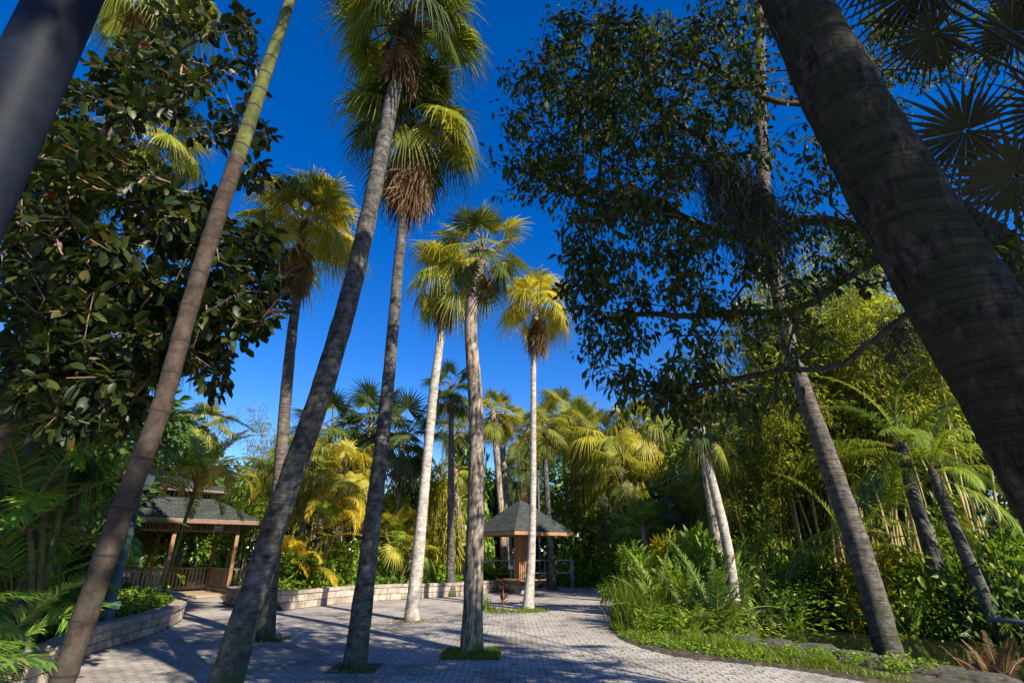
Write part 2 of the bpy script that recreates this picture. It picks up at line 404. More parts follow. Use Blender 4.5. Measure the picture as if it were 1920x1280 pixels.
LF = {}
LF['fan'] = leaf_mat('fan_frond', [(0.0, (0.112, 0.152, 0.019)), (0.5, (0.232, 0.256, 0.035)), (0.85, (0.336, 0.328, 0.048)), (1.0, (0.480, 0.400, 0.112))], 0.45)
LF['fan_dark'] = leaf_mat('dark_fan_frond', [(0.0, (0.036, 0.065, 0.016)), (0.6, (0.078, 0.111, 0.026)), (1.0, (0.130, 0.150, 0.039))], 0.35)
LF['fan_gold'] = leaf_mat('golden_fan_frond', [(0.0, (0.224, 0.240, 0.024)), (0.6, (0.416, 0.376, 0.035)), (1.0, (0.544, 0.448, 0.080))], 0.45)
LF['thick'] = leaf_mat('shaded_fan_leaf', [(0.0, (0.007, 0.013, 0.005)), (1.0, (0.018, 0.028, 0.009))], 0.06, 0.45, 0.3)  # darkened fan leaf copy: shade on the upper right fans put into its colour
LF['dead'] = leaf_mat('dead_frond', [(0.0, (0.07, 0.04, 0.02)), (0.5, (0.18, 0.11, 0.055)), (1.0, (0.34, 0.245, 0.15))], 0.2, 0.8, 0.1, (1.1, 0.95, 0.7))
LF['petiole'] = leaf_mat('petiole', [(0.0, (0.16, 0.14, 0.03)), (1.0, (0.26, 0.2, 0.05))], 0.1)
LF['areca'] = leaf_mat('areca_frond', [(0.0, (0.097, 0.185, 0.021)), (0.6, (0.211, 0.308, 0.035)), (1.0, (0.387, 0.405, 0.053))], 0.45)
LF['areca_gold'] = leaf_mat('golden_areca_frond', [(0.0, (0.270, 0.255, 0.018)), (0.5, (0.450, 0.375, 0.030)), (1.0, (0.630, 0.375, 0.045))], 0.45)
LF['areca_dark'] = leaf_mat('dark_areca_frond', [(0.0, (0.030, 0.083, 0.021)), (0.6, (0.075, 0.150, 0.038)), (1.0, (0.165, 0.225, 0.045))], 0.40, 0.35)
LF['near'] = leaf_mat('near_frond', [(0.0, (0.06, 0.18, 0.03)), (0.6, (0.14, 0.31, 0.045)), (0.9, (0.28, 0.40, 0.05)), (1.0, (0.42, 0.38, 0.05))], 0.4, 0.35, 0.5)
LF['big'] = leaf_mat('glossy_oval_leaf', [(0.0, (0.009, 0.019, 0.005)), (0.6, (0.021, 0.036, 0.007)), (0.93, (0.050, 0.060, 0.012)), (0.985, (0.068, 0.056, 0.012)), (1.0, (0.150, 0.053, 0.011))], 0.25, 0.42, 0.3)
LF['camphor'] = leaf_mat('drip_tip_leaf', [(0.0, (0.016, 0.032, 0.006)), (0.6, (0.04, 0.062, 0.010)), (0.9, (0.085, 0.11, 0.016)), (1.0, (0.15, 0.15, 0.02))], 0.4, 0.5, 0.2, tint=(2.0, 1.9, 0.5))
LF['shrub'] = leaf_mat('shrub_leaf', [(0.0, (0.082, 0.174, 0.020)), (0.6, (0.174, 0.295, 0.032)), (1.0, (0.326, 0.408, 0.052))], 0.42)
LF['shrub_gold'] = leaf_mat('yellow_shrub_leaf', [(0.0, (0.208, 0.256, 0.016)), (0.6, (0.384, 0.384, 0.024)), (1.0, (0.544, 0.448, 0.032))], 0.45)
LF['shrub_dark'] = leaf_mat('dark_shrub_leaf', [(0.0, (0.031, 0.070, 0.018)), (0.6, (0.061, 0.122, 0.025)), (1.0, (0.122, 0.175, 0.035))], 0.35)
LF['bamboo'] = leaf_mat('bamboo_leaf', [(0.0, (0.13, 0.165, 0.016)), (0.6, (0.28, 0.31, 0.032)), (0.9, (0.44, 0.40, 0.05)), (1.0, (0.46, 0.32, 0.08))], 0.45, tint=(1.35, 1.5, 0.5))
LF['culm'] = leaf_mat('bamboo_culm', [(0.0, (0.20, 0.17, 0.06)), (0.6, (0.38, 0.31, 0.12)), (1.0, (0.5, 0.42, 0.22))], 0.0, 0.5)
LF['grass'] = leaf_mat('grass_blade', [(0.0, (0.068, 0.124, 0.009)), (0.6, (0.135, 0.214, 0.013)), (1.0, (0.225, 0.270, 0.034))], 0.40)
LF['rust'] = leaf_mat('rusty_dry_frond', [(0.0, (0.10, 0.05, 0.03)), (0.6, (0.17, 0.09, 0.05)), (1.0, (0.12, 0.11, 0.04))], 0.2, 0.7, 0.1, (1.1, 0.9, 0.7))
LF['red'] = leaf_mat('cordyline_leaf', [(0.0, (0.168, 0.030, 0.018)), (1.0, (0.228, 0.072, 0.030))], 0.3)

rng = np.random.default_rng(7)
random.seed(7)

# ------------------------------------------------------------------ terrain, plaza, walls
PLAZA_PX_LEFT = [(-160, 1330), (66, 1302), (112, 1262), (159, 1229), (205, 1214), (249, 1201), (292, 1187), (322, 1174), (340, 1163), (346, 1152), (338, 1141), (318, 1131), (292, 1121)]
left_line = [G(*p)[:2] for p in PLAZA_PX_LEFT]
WALL_PX = [(420, 1131), (450, 1141), (513, 1146), (590, 1137), (667, 1128), (762, 1123), (790, 1121), (862, 1118), (943, 1109), (1008, 1102)]
wall_line = [G(*p)[:2] for p in WALL_PX]
RIGHT_PX = [(1158, 1098), (1168, 1106), (1156, 1125), (1146, 1150), (1143, 1178), (1160, 1196), (1200, 1214), (1250, 1227), (1310, 1236), (1380, 1243), (1450, 1250), (1530, 1262), (1600, 1274), (1690, 1292), (1800, 1318)]
right_line = [G(*p)[:2] for p in RIGHT_PX]
plaza_poly = [np.array([-7.5, -8.0]), np.array([-7.5, 3.0])] + left_line + [G(410, 1112)[:2]] + wall_line + [G(1060, 1097.5)[:2]] + right_line + [np.array([6.5, 1.0]), np.array([6.5, -8.0])]
def inside(X, Y, poly):
    P = np.asarray(poly); r = np.zeros(np.shape(X), bool)
    x2, y2 = P[-1]
    for x1, y1 in P:
        c = ((y1 > Y) != (y2 > Y))
        with np.errstate(divide='ignore', invalid='ignore'):
            xi = (x2 - x1) * (Y - y1) / (y2 - y1 + 1e-12) + x1
        r ^= c & (X < xi); x2, y2 = x1, y1
    return r
POND_PX_NEAR = [(1408, 1176), (1440, 1200), (1500, 1212), (1570, 1222), (1640, 1232), (1720, 1246), (1800, 1262), (1900, 1284)]
POND_PX_FAR = [(2150, 1190), (1900, 1160), (1750, 1145), (1600, 1136), (1480, 1130), (1420, 1140)]
pond_poly = [G(*p)[:2] for p in POND_PX_NEAR + POND_PX_FAR]
left_bed = [left_line[i] for i in range(1, len(left_line))] + [G(285, 1117)[:2], np.array([-26, 26.0]), np.array([-26, 3.0]), np.array([-9.5, 3.0]), left_line[0]]
back_bed = wall_line[:-1] + [np.array([0.2, 34.0]), np.array([-8, 40.0]), np.array([-11.5, 26.0])]

def dist_poly(X, Y, poly):
    P = np.asarray(poly); d = np.full(np.shape(X), 1e9)
    for a, b in zip(P, np.roll(P, -1, 0)):
        ab = b - a; t = np.clip(((X - a[0]) * ab[0] + (Y - a[1]) * ab[1]) / (ab @ ab + 1e-12), 0, 1)
        d = np.minimum(d, np.hypot(X - a[0] - t * ab[0], Y - a[1] - t * ab[1]))
    return d
def terrain(X, Y):
    X = np.asarray(X, float); Y = np.asarray(Y, float)
    inp = inside(X, Y, plaza_poly); dp = dist_poly(X, Y, plaza_poly)
    h = 0.06 * np.sin(X * 0.9 + 1) * np.sin(Y * 0.7) + 0.03 * np.sin(X * 3.1) * np.sin(Y * 2.7 + 1)
    h = h * np.clip(dp / 2, 0, 1) + 0.02
    r = np.clip((X - 9) / 12, 0, 1) * np.clip((Y - 4) / 10, 0, 1)
    h = h + 1.6 * r
    far = np.clip((Y - 30) / 30, 0, 1); h = h + 0.8 * far
    h = np.where(inside(X, Y, left_bed) & (dist_poly(X, Y, left_bed) > 0.2), 0.24 + 0.5 * h, h)
    h = np.where(inside(X, Y, back_bed) & (dist_poly(X, Y, back_bed) > 0.2), 0.34 + 0.5 * h, h)
    ip = inside(X, Y, pond_poly); dd = dist_poly(X, Y, pond_poly)
    h = np.where(ip, -0.15 - 0.5 * np.clip(dd / 0.6, 0, 1), np.where(dd < 1.2, h * (dd / 1.2), h))
    h = np.where(inp, np.where(dp < 0.02, -0.01, -0.05), h)
    return h
def gz(x, y): return float(terrain(np.array([x]), np.array([y]))[0])

xs = np.concatenate([np.linspace(-300, -26, 14), np.arange(-25, 25.01, 0.25), np.linspace(26, 300, 14)])
ys = np.concatenate([np.linspace(-300, -9, 12), np.arange(-8, 36.01, 0.25), np.linspace(37, 400, 16)])
XX, YY = np.meshgrid(xs, ys, indexing='ij')
ZZ = terrain(XX, YY)
ni, nj = XX.shape
I, J = np.meshgrid(np.arange(ni - 1), np.arange(nj - 1), indexing='ij')
a = I * nj + J
mb = MB(); mb.add(np.stack([XX, YY, ZZ], -1).reshape(-1, 3), np.stack([a, a + nj, a + nj + 1, a + 1], -1).reshape(-1, 4))
struct('ground', mb.mesh('ground', M['soil']))

me = bpy.data.meshes.new('paved_path')
me.from_pydata([(p[0], p[1], 0.0) for p in plaza_poly], [], [list(range(len(plaza_poly)))][:1])
me.materials.append(M['paver']); me.update()
if me.polygons[0].normal.z < 0: me.flip_normals()
struct('paved_path', me)

Pp = np.asarray(pond_poly); c = Pp.mean(0)
me = bpy.data.meshes.new('pond_water')
me.from_pydata([(p[0] + (p[0] - c[0]) * 0.04, p[1] + (p[1] - c[1]) * 0.04, -0.26) for p in Pp], [], [list(range(len(Pp)))])
me.materials.append(M['water']); me.update()
if me.polygons[0].normal.z < 0: me.flip_normals()
struct('pond_water', me)

def resample(P, step):
    P = np.asarray(P, float); seg = np.linalg.norm(np.diff(P, axis=0), axis=1); s = np.concatenate([[0], np.cumsum(seg)])
    n = max(2, int(round(s[-1] / step)) + 1); t = np.linspace(0, s[-1], n)
    return np.stack([np.interp(t, s, P[:, k]) for k in range(P.shape[1])], 1)
def smooth(P, it=2):
    P = np.asarray(P, float)
    for _ in range(it):
        Q = [P[0]]
        for a, b in zip(P[:-1], P[1:]): Q += [0.75 * a + 0.25 * b, 0.25 * a + 0.75 * b]
        Q.append(P[-1]); P = np.array(Q)
    return P
def block_wall(label, line, h, thick, side, courses=2, cap=0.11, bl=0.44):
    """dry-laid block wall: courses of separate tumbled blocks, a coping on top; side = +1 when the wall stands left of the line"""
    base = np.array([line[0][0], line[0][1], 0.0])
    w = thing('retaining_wall', label, 'wall', base, 'low tan stone block retaining walls')
    hb = h - cap; ch = hb / courses
    blocks = MB(); cop = MB(); core = MB()
    def frame(p, q):
        d = (q - p); l = np.linalg.norm(d); d = d / l; n = np.array([-d[1], d[0]]) * side
        return d, n, l
    for k in range(courses):
        Pk = resample(line, bl * (1 if k % 2 == 0 else 1.07))
        for p, q in zip(Pk[:-1], Pk[1:]):
            d, n, l = frame(p, q)
            cuts = [0, 1.0] if rng.random() < 0.65 else [0, rng.uniform(0.35, 0.65), 1.0]
            for c0, c1 in zip(cuts[:-1], cuts[1:]):
                org = np.array([*(p + d * l * c0 - base[:2]), k * ch])
                R = np.array([[d[0], n[0], 0], [d[1], n[1], 0], [0, 0, 1]])
                j = rng.uniform(-0.012, 0.012)
                blocks.box((0.004, j, 0.003), (l * (c1 - c0) - 0.006, thick, ch - 0.006), 0, R, org, 0.014)
    Pk = resample(line, 0.42)
    for p, q in zip(Pk[:-1], Pk[1:]):
        d, n, l = frame(p, q)
        R = np.array([[d[0], n[0], 0], [d[1], n[1], 0], [0, 0, 1]])
        org = np.array([*(p - base[:2]), hb])
        cop.box((0.002, -0.03, 0.0), (l - 0.004, thick + 0.04, cap + rng.uniform(-0.006, 0.006)), 0, R, org, 0.012)
        core.box((-0.01, 0.03, -0.05), (l + 0.01, thick - 0.03, hb - 0.004), 0, R, np.array([*(p - base[:2]), 0.0]))
    link('blocks', blocks.mesh('blocks', M['stone'], False), w)
    link('coping', cop.mesh('coping', M['coping'], False), w)
    link('core', core.mesh('core', M['mortar'], False), w)
    return w
block_wall('curved tan block planter wall at the left edge behind the ringed cane palm', smooth(left_line, 2), 0.42, 0.26, 1)
block_wall('long tan block wall across the back of the plaza before the bright shrubs', resample(smooth(wall_line[:7], 1), 0.3), 0.52, 0.26, 1)
block_wall('shaded end of the back block wall, beside the square kiosk', wall_line[6:10], 0.50, 0.26, 1)

# ------------------------------------------------------------------ leaf templates
def leaf_t(w, fold=0.25, droop=0.15, tip=0.55, n=2):
    """a leaf of length 1 along +x, half width w, folded on its midrib"""
    if n == 1:
        V = np.array([[0, 0, 0], [0.45, w, fold * w], [1, 0, -droop], [0.45, -w, fold * w]]); F = np.array([[0, 1, 2, 3]])
        return V, np.array([[0, 3, 2], [0, 2, 1]])
    ts = [0.0, 0.22, 0.5, 0.78, 1.0]; ws = [0.0, 0.72, 1.0, tip * 1.15, 0.0]
    V = []
    for t, ww in zip(ts, ws):
        z = -droop * t * t
        V += [[t, w * ww, z + fold * w * ww], [t, 0, z], [t, -w * ww, z + fold * w * ww]]
    F = []
    for i in range(4):
        o = i * 3
        F += [[o, o + 1, o + 4, o + 3], [o + 1, o + 2, o + 5, o + 4]]
    return np.array(V, float), np.array(F)
T_OVAL = leaf_t(0.24, 0.3, 0.2, 0.8)
T_DRIP = leaf_t(0.21, 0.3, 0.3, 0.4)
T_SMALL = leaf_t(0.26, 0.3, 0.15, n=1)
T_SLIM = leaf_t(0.085, 0.3, 0.25, n=1)

# ------------------------------------------------------------------ fronds (each modelled in its hanging pose; turned about the vertical only)
def fan_blade(mb, r, base, f, s, n, R, nseg, span, droop, cup, wf, split):
    ts = np.array([0.03, 0.26, 0.44, 0.62, 0.82, 1.0]); wsh = np.array([0.085, 0.66, 1.0, 0.72, 0.4, 0.03])
    da = radians(span) * 2 / nseg
    for i in range(nseg):
        a = -radians(span) + (i + 0.5) * da + r.normal(0, 0.012)
        dr = f * cos(a) + s * sin(a) - n * cup * abs(sin(a)) ** 1.5 * (1 if abs(a) < pi / 2 else 1.2)
        dr /= np.linalg.norm(dr)
        ln = R * (0.66 + 0.34 * cos(a / 2) ** 2) * r.uniform(0.9, 1.06)
        lat = np.cross(n, dr); lat /= np.linalg.norm(lat)
        q = np.clip(ts - 0.42, 0, 1)
        dk = droop * r.uniform(0.55, 1.5)
        P = base + dr * ln * ts[:, None] * (1 - 0.35 * min(dk, 1.2) * q)[:, None]
        P[:, 2] -= dk * ln * 1.4 * q ** 1.7
        P += lat * (r.normal(0, 0.03) * ln * q)[:, None]
        w = np.tan(da / 2) * split * ln * wsh * np.where(ts <= 0.45, 1.03, wf)
        V = np.stack([P + lat * w[:, None], P - n * (0.4 * w)[:, None], P - lat * w[:, None]], 1).reshape(-1, 3)
        F = []
        for k in range(5):
            o = k * 3; F += [[o, o + 1, o + 4, o + 3], [o + 1, o + 2, o + 5, o + 4]]
        mb.add(V, F, 0)

def fan_frond(seed, elev, petiole=0.8, R=0.95, nseg=46, span=150, droop=0.5, tip_down=25, sag=0.1, cup=0.25, wf=0.85, split=0.42):
    r = np.random.default_rng(seed); mb = MB()
    e = radians(elev); d = np.array([cos(e), 0, sin(e)])
    t = np.linspace(0, 1, 6)[:, None]
    pp = d * petiole * t - np.array([0, 0, 1]) * sag * petiole * t ** 2
    mb.tube(pp, np.linspace(0.02, 0.012, 6), 5, 1, False)
    base = pp[-1]
    e2 = math.atan2(d[2] - 2 * sag, d[0]) - radians(tip_down)
    f = np.array([cos(e2), 0, sin(e2)]); s = np.array([0, 1.0, 0]); n = np.array([-sin(e2), 0, cos(e2)])
    fan_blade(mb, r, base, f, s, n, R, nseg, span, droop, cup, wf, split)
    return mb.mesh('fan_frond', [LF['fan'], LF['petiole']])

def pin_frond(seed, elev, length=2.0, bend=70, nl=42, ll=0.46, lw=0.017, vee=0.35, droop=0.35, bare=0.18, ang=55, rad=0.016, tipfac=0.35):
    r = np.random.default_rng(seed); mb = MB()
    m = 22; e = radians(elev) - radians(bend) * np.linspace(0, 1, m) ** 1.35
    st = length / (m - 1)
    P = np.zeros((m, 3)); P[1:, 0] = np.cumsum(np.cos(e[:-1]) * st); P[1:, 2] = np.cumsum(np.sin(e[:-1]) * st)
    P[:, 1] = 0.06 * length * np.linspace(0, 1, m) ** 2 * r.normal()
    mb.tube(P, np.linspace(rad, 0.003, m), 5, 1, False)
    us = np.linspace(bare, 0.995, nl)
    for sgn in (1, -1):
        for u in us + r.normal(0, 0.004, nl):
            u = min(max(u, bare), 1.0); x = u * (m - 1); i = min(int(x), m - 2); fr = x - i
            p = P[i] * (1 - fr) + P[i + 1] * fr
            tg = P[i + 1] - P[i]; tg /= np.linalg.norm(tg)
            sd = np.array([0, sgn, 0.0]); up = np.cross(tg, np.array([0, 1.0, 0])); up = up if up[2] > 0 else -up
            k = (u - bare) / (1 - bare)
            aa = radians(ang * (1 - 0.45 * k) + r.normal(0, 4))
            dr = tg * cos(aa) + sd * sin(aa) + up * (vee + r.normal(0, 0.06)); dr /= np.linalg.norm(dr)
            ln = ll * (0.55 + 0.45 * sin(pi * min(1, 0.18 + k * 0.75))) * (1 - (1 - tipfac) * k ** 3) * r.uniform(0.92, 1.05)
            ts = np.array([0, 0.3, 0.65, 1.0]); ws = np.array([0.45, 1.0, 0.75, 0.05]) * lw
            Q = p + dr * ln * ts[:, None]; Q[:, 2] -= droop * r.uniform(0.7, 1.3) * ln * ts ** 2
            lat = np.cross(dr, up); lat /= np.linalg.norm(lat) + 1e-9
            V = np.stack([Q + lat * ws[:, None], Q - lat * ws[:, None]], 1).reshape(-1, 3)
            mb.add(V, [[0, 1, 3, 2], [2, 3, 5, 4], [4, 5, 7, 6]], 0)
    return mb.mesh('pinnate_frond', [LF['areca'], LF['petiole']])

FAN = {  # drooping ribbon-tipped fans (tall palms)
    'up': [fan_frond(1, 78, 0.75, 0.95, droop=0.5, tip_down=8), fan_frond(2, 66, 0.8, 0.95, droop=0.6, tip_down=12)],
    'hi': [fan_frond(3, 50, 0.85, 1.0, droop=0.75), fan_frond(4, 36, 0.85, 1.0, droop=0.85), fan_frond(5, 44, 0.8, 0.95, droop=0.7)],
    'mid': [fan_frond(6, 18, 0.9, 1.0, droop=0.9, sag=0.15), fan_frond(7, 6, 0.9, 1.0, droop=0.95, sag=0.15)],
    'lo': [fan_frond(8, -12, 0.9, 0.98, droop=0.9, sag=0.2, tip_down=35), fan_frond(9, -28, 0.85, 0.95, droop=0.8, sag=0.2, tip_down=35)],
    'dead': [fan_frond(10, -52, 0.55, 0.9, 20, 85, 0.6, 30, 0.3, 0.7, 0.8), fan_frond(11, -62, 0.5, 0.95, 18, 70, 0.5, 25, 0.3, 0.8, 0.8), fan_frond(12, -38, 0.55, 0.85, 20, 90, 0.8, 40, 0.3, 0.6, 0.8)],
}
STF = {  # stiffer, flatter fans
    'up': [fan_frond(21, 76, 0.8, 0.85, 30, 130, 0.15, 5, wf=0.85), fan_frond(22, 62, 0.85, 0.85, 30, 135, 0.2, 8, wf=0.85)],
    'hi': [fan_frond(23, 46, 0.9, 0.85, 30, 140, 0.28, 12, wf=0.85), fan_frond(24, 32, 0.9, 0.85, 30, 140, 0.32, 15, wf=0.85)],
    'mid': [fan_frond(25, 14, 0.9, 0.85, 30, 140, 0.4, 20, wf=0.85), fan_frond(26, 2, 0.9, 0.85, 30, 140, 0.45, 20, wf=0.85)],
    'lo': [fan_frond(27, -18, 0.85, 0.8, 30, 140, 0.5, 25, 0.15, wf=0.85), fan_frond(28, -34, 0.8, 0.8, 30, 140, 0.5, 25, 0.2, wf=0.85)],
    'dead': [FAN['dead'][1], FAN['dead'][2]],
}
PIN = {  # feather fronds
    'up': [pin_frond(31, 80, 2.2, 60), pin_frond(32, 70, 2.2, 75)],
    'hi': [pin_frond(33, 58, 2.2, 85), pin_frond(34, 48, 2.2, 85), pin_frond(35, 52, 2.2, 70)],
    'mid': [pin_frond(36, 30, 2.1, 80), pin_frond(37, 15, 2.0, 75)],
    'lo': [pin_frond(38, -5, 1.8, 60, droop=0.5), pin_frond(39, -20, 1.7, 50, droop=0.5)],
    'arch': [pin_frond(40, 62, 2.6, 165, nl=40, droop=0.6), pin_frond(41, 50, 2.6, 150, nl=40, droop=0.6)],
    'dead': [pin_frond(42, -50, 1.6, 30, droop=0.6)],
}
PINL = {
    'up': [pin_frond(131, 80, 2.6, 65, nl=58, ll=0.55, lw=0.013, droop=0.55), pin_frond(132, 68, 2.6, 85, nl=58, ll=0.55, lw=0.013, droop=0.6)],
    'hi': [pin_frond(133, 55, 2.6, 95, nl=58, ll=0.55, lw=0.013, droop=0.7), pin_frond(134, 42, 2.6, 95, nl=58, ll=0.55, lw=0.013, droop=0.8)],
    'mid': [pin_frond(135, 25, 2.5, 90, nl=58, ll=0.55, lw=0.013, droop=0.9), pin_frond(136, 10, 2.4, 75, nl=58, ll=0.5, lw=0.013, droop=0.9)],
    'lo': [pin_frond(137, -15, 2.2, 60, nl=50, ll=0.5, lw=0.013, droop=0.9)], 'dead': PIN['dead'],
}
def classify(el):
    return 'up' if el > 58 else 'hi' if el > 27 else 'mid' if el > -2 else 'lo'

def add_crown(root, pos, n, size, fr=FAN, mats=('fan', 'petiole'), lo=-35, hi=80, dead=0, dsize=0.8, seed=0, mix=None, az=None, dead_drop=0.0):
    r = np.random.default_rng(seed + 100)
    for i in range(n):
        el = hi - (hi - lo) * ((i + 0.5) / n) ** 0.85
        k = classify(el); me = fr[k][r.integers(len(fr[k]))]
        azm = i * 2.39996 + r.normal(0, 0.2) if az is None else r.uniform(*az)
        o = link('frond', me, root, pos + np.array([0, 0, -0.25 * size * (1 - (el - lo) / (hi - lo))]), azm, size * r.uniform(0.88, 1.1))
        o.rotation_euler = (r.normal(0, 0.13), r.normal(0, 0.13), azm)
        mm = mats
        if mix and r.random() < mix[1]: mm = (mix[0], mats[1])
        own_mats(o, [LF[mm[0]], LF[mm[1]]])
    for i in range(dead):
        me = fr['dead'][r.integers(len(fr['dead']))]
        z = -0.38 * size - dead_drop * (i / max(1, dead))
        o = link('dead_frond', me, root, pos + np.array([0, 0, z]), i * 2.39996 + r.normal(0, 0.25), dsize * size * r.uniform(0.85, 1.15))
        own_mats(o, [LF['dead'], LF['dead']])

def trunk_pts(pts, Y, dY=None):
    """photo points (x, y, width) on a trunk that stands in the plane Y -> world points and radii"""
    P, R = [], []
    for i, (x, y, w) in enumerate(pts):
        yy = Y if dY is None else Y + dY * i / (len(pts) - 1)
        P.append(at(x, y, yy)); R.append(w / 2 * depth(x, y, yy) / FPX)
    return np.array(P), np.array(R)
def spline(P, R, n):
    P = np.asarray(P); s = np.concatenate([[0], np.cumsum(np.linalg.norm(np.diff(P, axis=0), axis=1))])
    t = np.linspace(0, s[-1], n)
    Q = np.stack([np.interp(t, s, P[:, k]) for k in range(3)], 1); R2 = np.interp(t, s, R)
    for _ in range(max(2, n // 8)):
        Q[1:-1] = 0.25 * Q[:-2] + 0.5 * Q[1:-1] + 0.25 * Q[2:]; R2[1:-1] = 0.25 * R2[:-2] + 0.5 * R2[1:-1] + 0.25 * R2[2:]
    return Q, R2
def make_trunk(root, P, R, bark, flare=1.25, wob=0.02, seed=1, sides=14, step=0.18):
    r = np.random.default_rng(seed)
    Ltot = np.linalg.norm(np.diff(P, axis=0), axis=1).sum()
    Q, R2 = spline(P, R, max(10, int(Ltot / step)))
    s = np.concatenate([[0], np.cumsum(np.linalg.norm(np.diff(Q, axis=0), axis=1))])
    R2 = R2 * (1 + (flare - 1) * np.exp(-s / 0.35)) * (1 + 0.025 * np.sin(s * 9 + r.uniform(0, 6)) * r.uniform(0.3, 1, len(s)))
    mb = MB(); mb.tube(Q - np.array(root.location), R2, sides, 0, True, wob, r)
    return link('trunk', mb.mesh('trunk', B[bark]), root)

def palm(label, pts, Y, bark, crown=None, group=None, flare=1.25, dY=None, name='palm_tree', seed=1, base=None):
    P, R = trunk_pts(pts, Y, dY)
    z0 = gz(P[0][0], P[0][1])
    if base is not None: P = np.vstack([base, P]); R = np.concatenate([[R[0] * 1.05], R])
    elif abs(P[0][2] - z0) > 0.02:
        d = P[0] - P[1]; k = (z0 - 0.05 - P[0][2]) / d[2] if d[2] < -0.05 else 0
        Pb = P[0] + d * k if 0 <= k < 5 else np.array([P[0][0], P[0][1], z0 - 0.05])
        if k >= 0: P = np.vstack([Pb, P]); R = np.concatenate([[R[0] * 1.03], R])
    root = thing(name, label, 'palm tree', (P[0][0], P[0][1], max(z0, -0.0)), group)
    make_trunk(root, P, R, bark, flare, seed=seed)
    top = P[-1] - np.array(root.location)
    if crown: add_crown(root, top, seed=seed, **crown)
    return root
GP = 'tall fan palms rising out of the paved plaza'
palm('thickest grey palm of the plaza, leaning right up to the highest crown',
     [(420, 1292, 58), (462, 1150, 51), (520, 968, 43), (600, 745, 41), (655, 560, 36), (695, 390, 31), (722, 250, 28), (744, 150, 26), (765, 30, 25)],
     G(420, 1292)[1], 'grey', dict(n=34, size=1.17, dead=20, dsize=0.7, lo=-32, mix=('fan_dark', 0.55), dead_drop=0.6), GP, 1.12, seed=3)
palm('straight grey palm in a square of dark soil, with a big shaggy brown skirt',
     [(665, 1252, 44), (690, 1050, 34), (708, 900, 29), (722, 780, 25), (735, 640, 22), (745, 520, 19.5), (755, 420, 18), (768, 300, 17), (775, 235, 17)],
     G(665, 1252)[1], 'grey', dict(n=28, size=1.1, dead=36, dsize=0.9, lo=-22, mix=('fan_dark', 0.45), dead_drop=0.75), GP, 1.1, seed=4)
palm('slim palm partly behind the thickest trunk, crown beside the oval leaved tree',
     [(497, 1198, 31), (512, 1050, 25), (524, 900, 22), (536, 740, 21), (548, 620, 18), (556, 555, 16), (566, 460, 15), (571, 418, 15)],
     G(497, 1198)[1], 'dark', dict(n=30, size=1.25, mats=('fan_gold', 'petiole'), dead=22, dsize=0.7, lo=-12, mix=('fan', 0.4), dead_drop=0.7), GP, 1.2, seed=5)
palm('white sunlit palm trunk in a ring of pale fallen leaves, leaning slightly right',
     [(772, 1163, 28), (786, 1020, 22), (800, 870, 18), (813, 730, 17), (828, 620, 14), (836, 545, 13), (839, 515, 13)],
     G(772, 1163)[1], 'pale', dict(n=26, size=1.08, dead=20, lo=-15, dsize=0.65, mix=('fan_gold', 0.4), dead_drop=0.75), GP, 1.15, seed=6)
palm('rough dark palm with a curved top, standing in a square of grass',
     [(884, 1222, 40), (888, 1100, 36), (892, 960, 32), (894, 820, 28), (890, 720, 26), (882, 630, 24), (884, 560, 23), (896, 500, 21), (906, 466, 21)],
     G(884, 1222)[1], 'fissured', dict(n=24, size=0.85, fr=STF, mats=('fan_dark', 'petiole'), lo=-25, mix=('fan', 0.45), dead=3, dead_drop=0.1), GP, 1.2, seed=7)
palm('slender straight white palm beside the kiosk with the brightest yellow green crown',
     [(990, 1142, 22), (993, 1095, 18), (997, 1040, 14.5), (999, 950, 12.5), (1000, 860, 11.5), (1000, 740, 10.5), (1000, 680, 10), (1004, 600, 9), (1006, 565, 9)],
     G(990, 1142)[1], 'pale', dict(n=28, size=1.1, mats=('fan_gold', 'petiole'), dead=20, lo=-15, dead_drop=0.7), GP, 1.1, seed=8)
GB = 'thinner fan palms at the back of the plaza'
palm('thin palm with a dark stiff crown just left of the rough dark trunk',
     [(845, 1118, 17), (845, 1000, 14), (846, 860, 11), (846, 760, 9), (847, 725, 9)],
     G(845, 1118)[1], 'grey', dict(n=24, size=0.98, fr=STF, mats=('fan_dark', 'petiole'), lo=-40, dead=3), GB, 1.4, seed=9)
palm('thin leaning palm behind the kiosk, left one of a close pair',
     [(948, 1088, 15), (940, 960, 12), (930, 840, 11), (924, 770, 10)],
     27.0, 'fissured', dict(n=22, size=1.05, fr=STF, mats=('fan', 'petiole'), lo=-40, dead=8), GB, 1.3, seed=10)
palm('thin upright palm behind the kiosk, right one of a close pair',
     [(958, 1086, 15), (950, 960, 12), (943, 850, 11), (941, 775, 10)],
     28.5, 'fissured', dict(n=20, size=1.0, fr=STF, mats=('fan', 'petiole'), lo=-45, dead=10, mix=('dead', 0.2)), GB, 1.3, seed=11)
palm('thin grey palm rising behind the kiosk roof on its right, stiff green crown',
     [(1036, 1096, 16), (1030, 1000, 11), (1024, 900, 10), (1020, 820, 9), (1021, 795, 9)],
     26.5, 'grey', dict(n=24, size=1.0, fr=STF, mats=('fan', 'petiole'), lo=-40, dead=8), GB, 1.4, seed=12)
palm('short bare leaning trunk with a small low crown, between the thin and rough dark palms',
     [(874, 1098, 18), (864, 1010, 14), (856, 930, 12), (852, 880, 12)],
     25.5, 'fissured', dict(n=14, size=0.8, fr=STF, mats=('fan', 'petiole'), lo=-40, dead=4), GB, 1.3, seed=13)
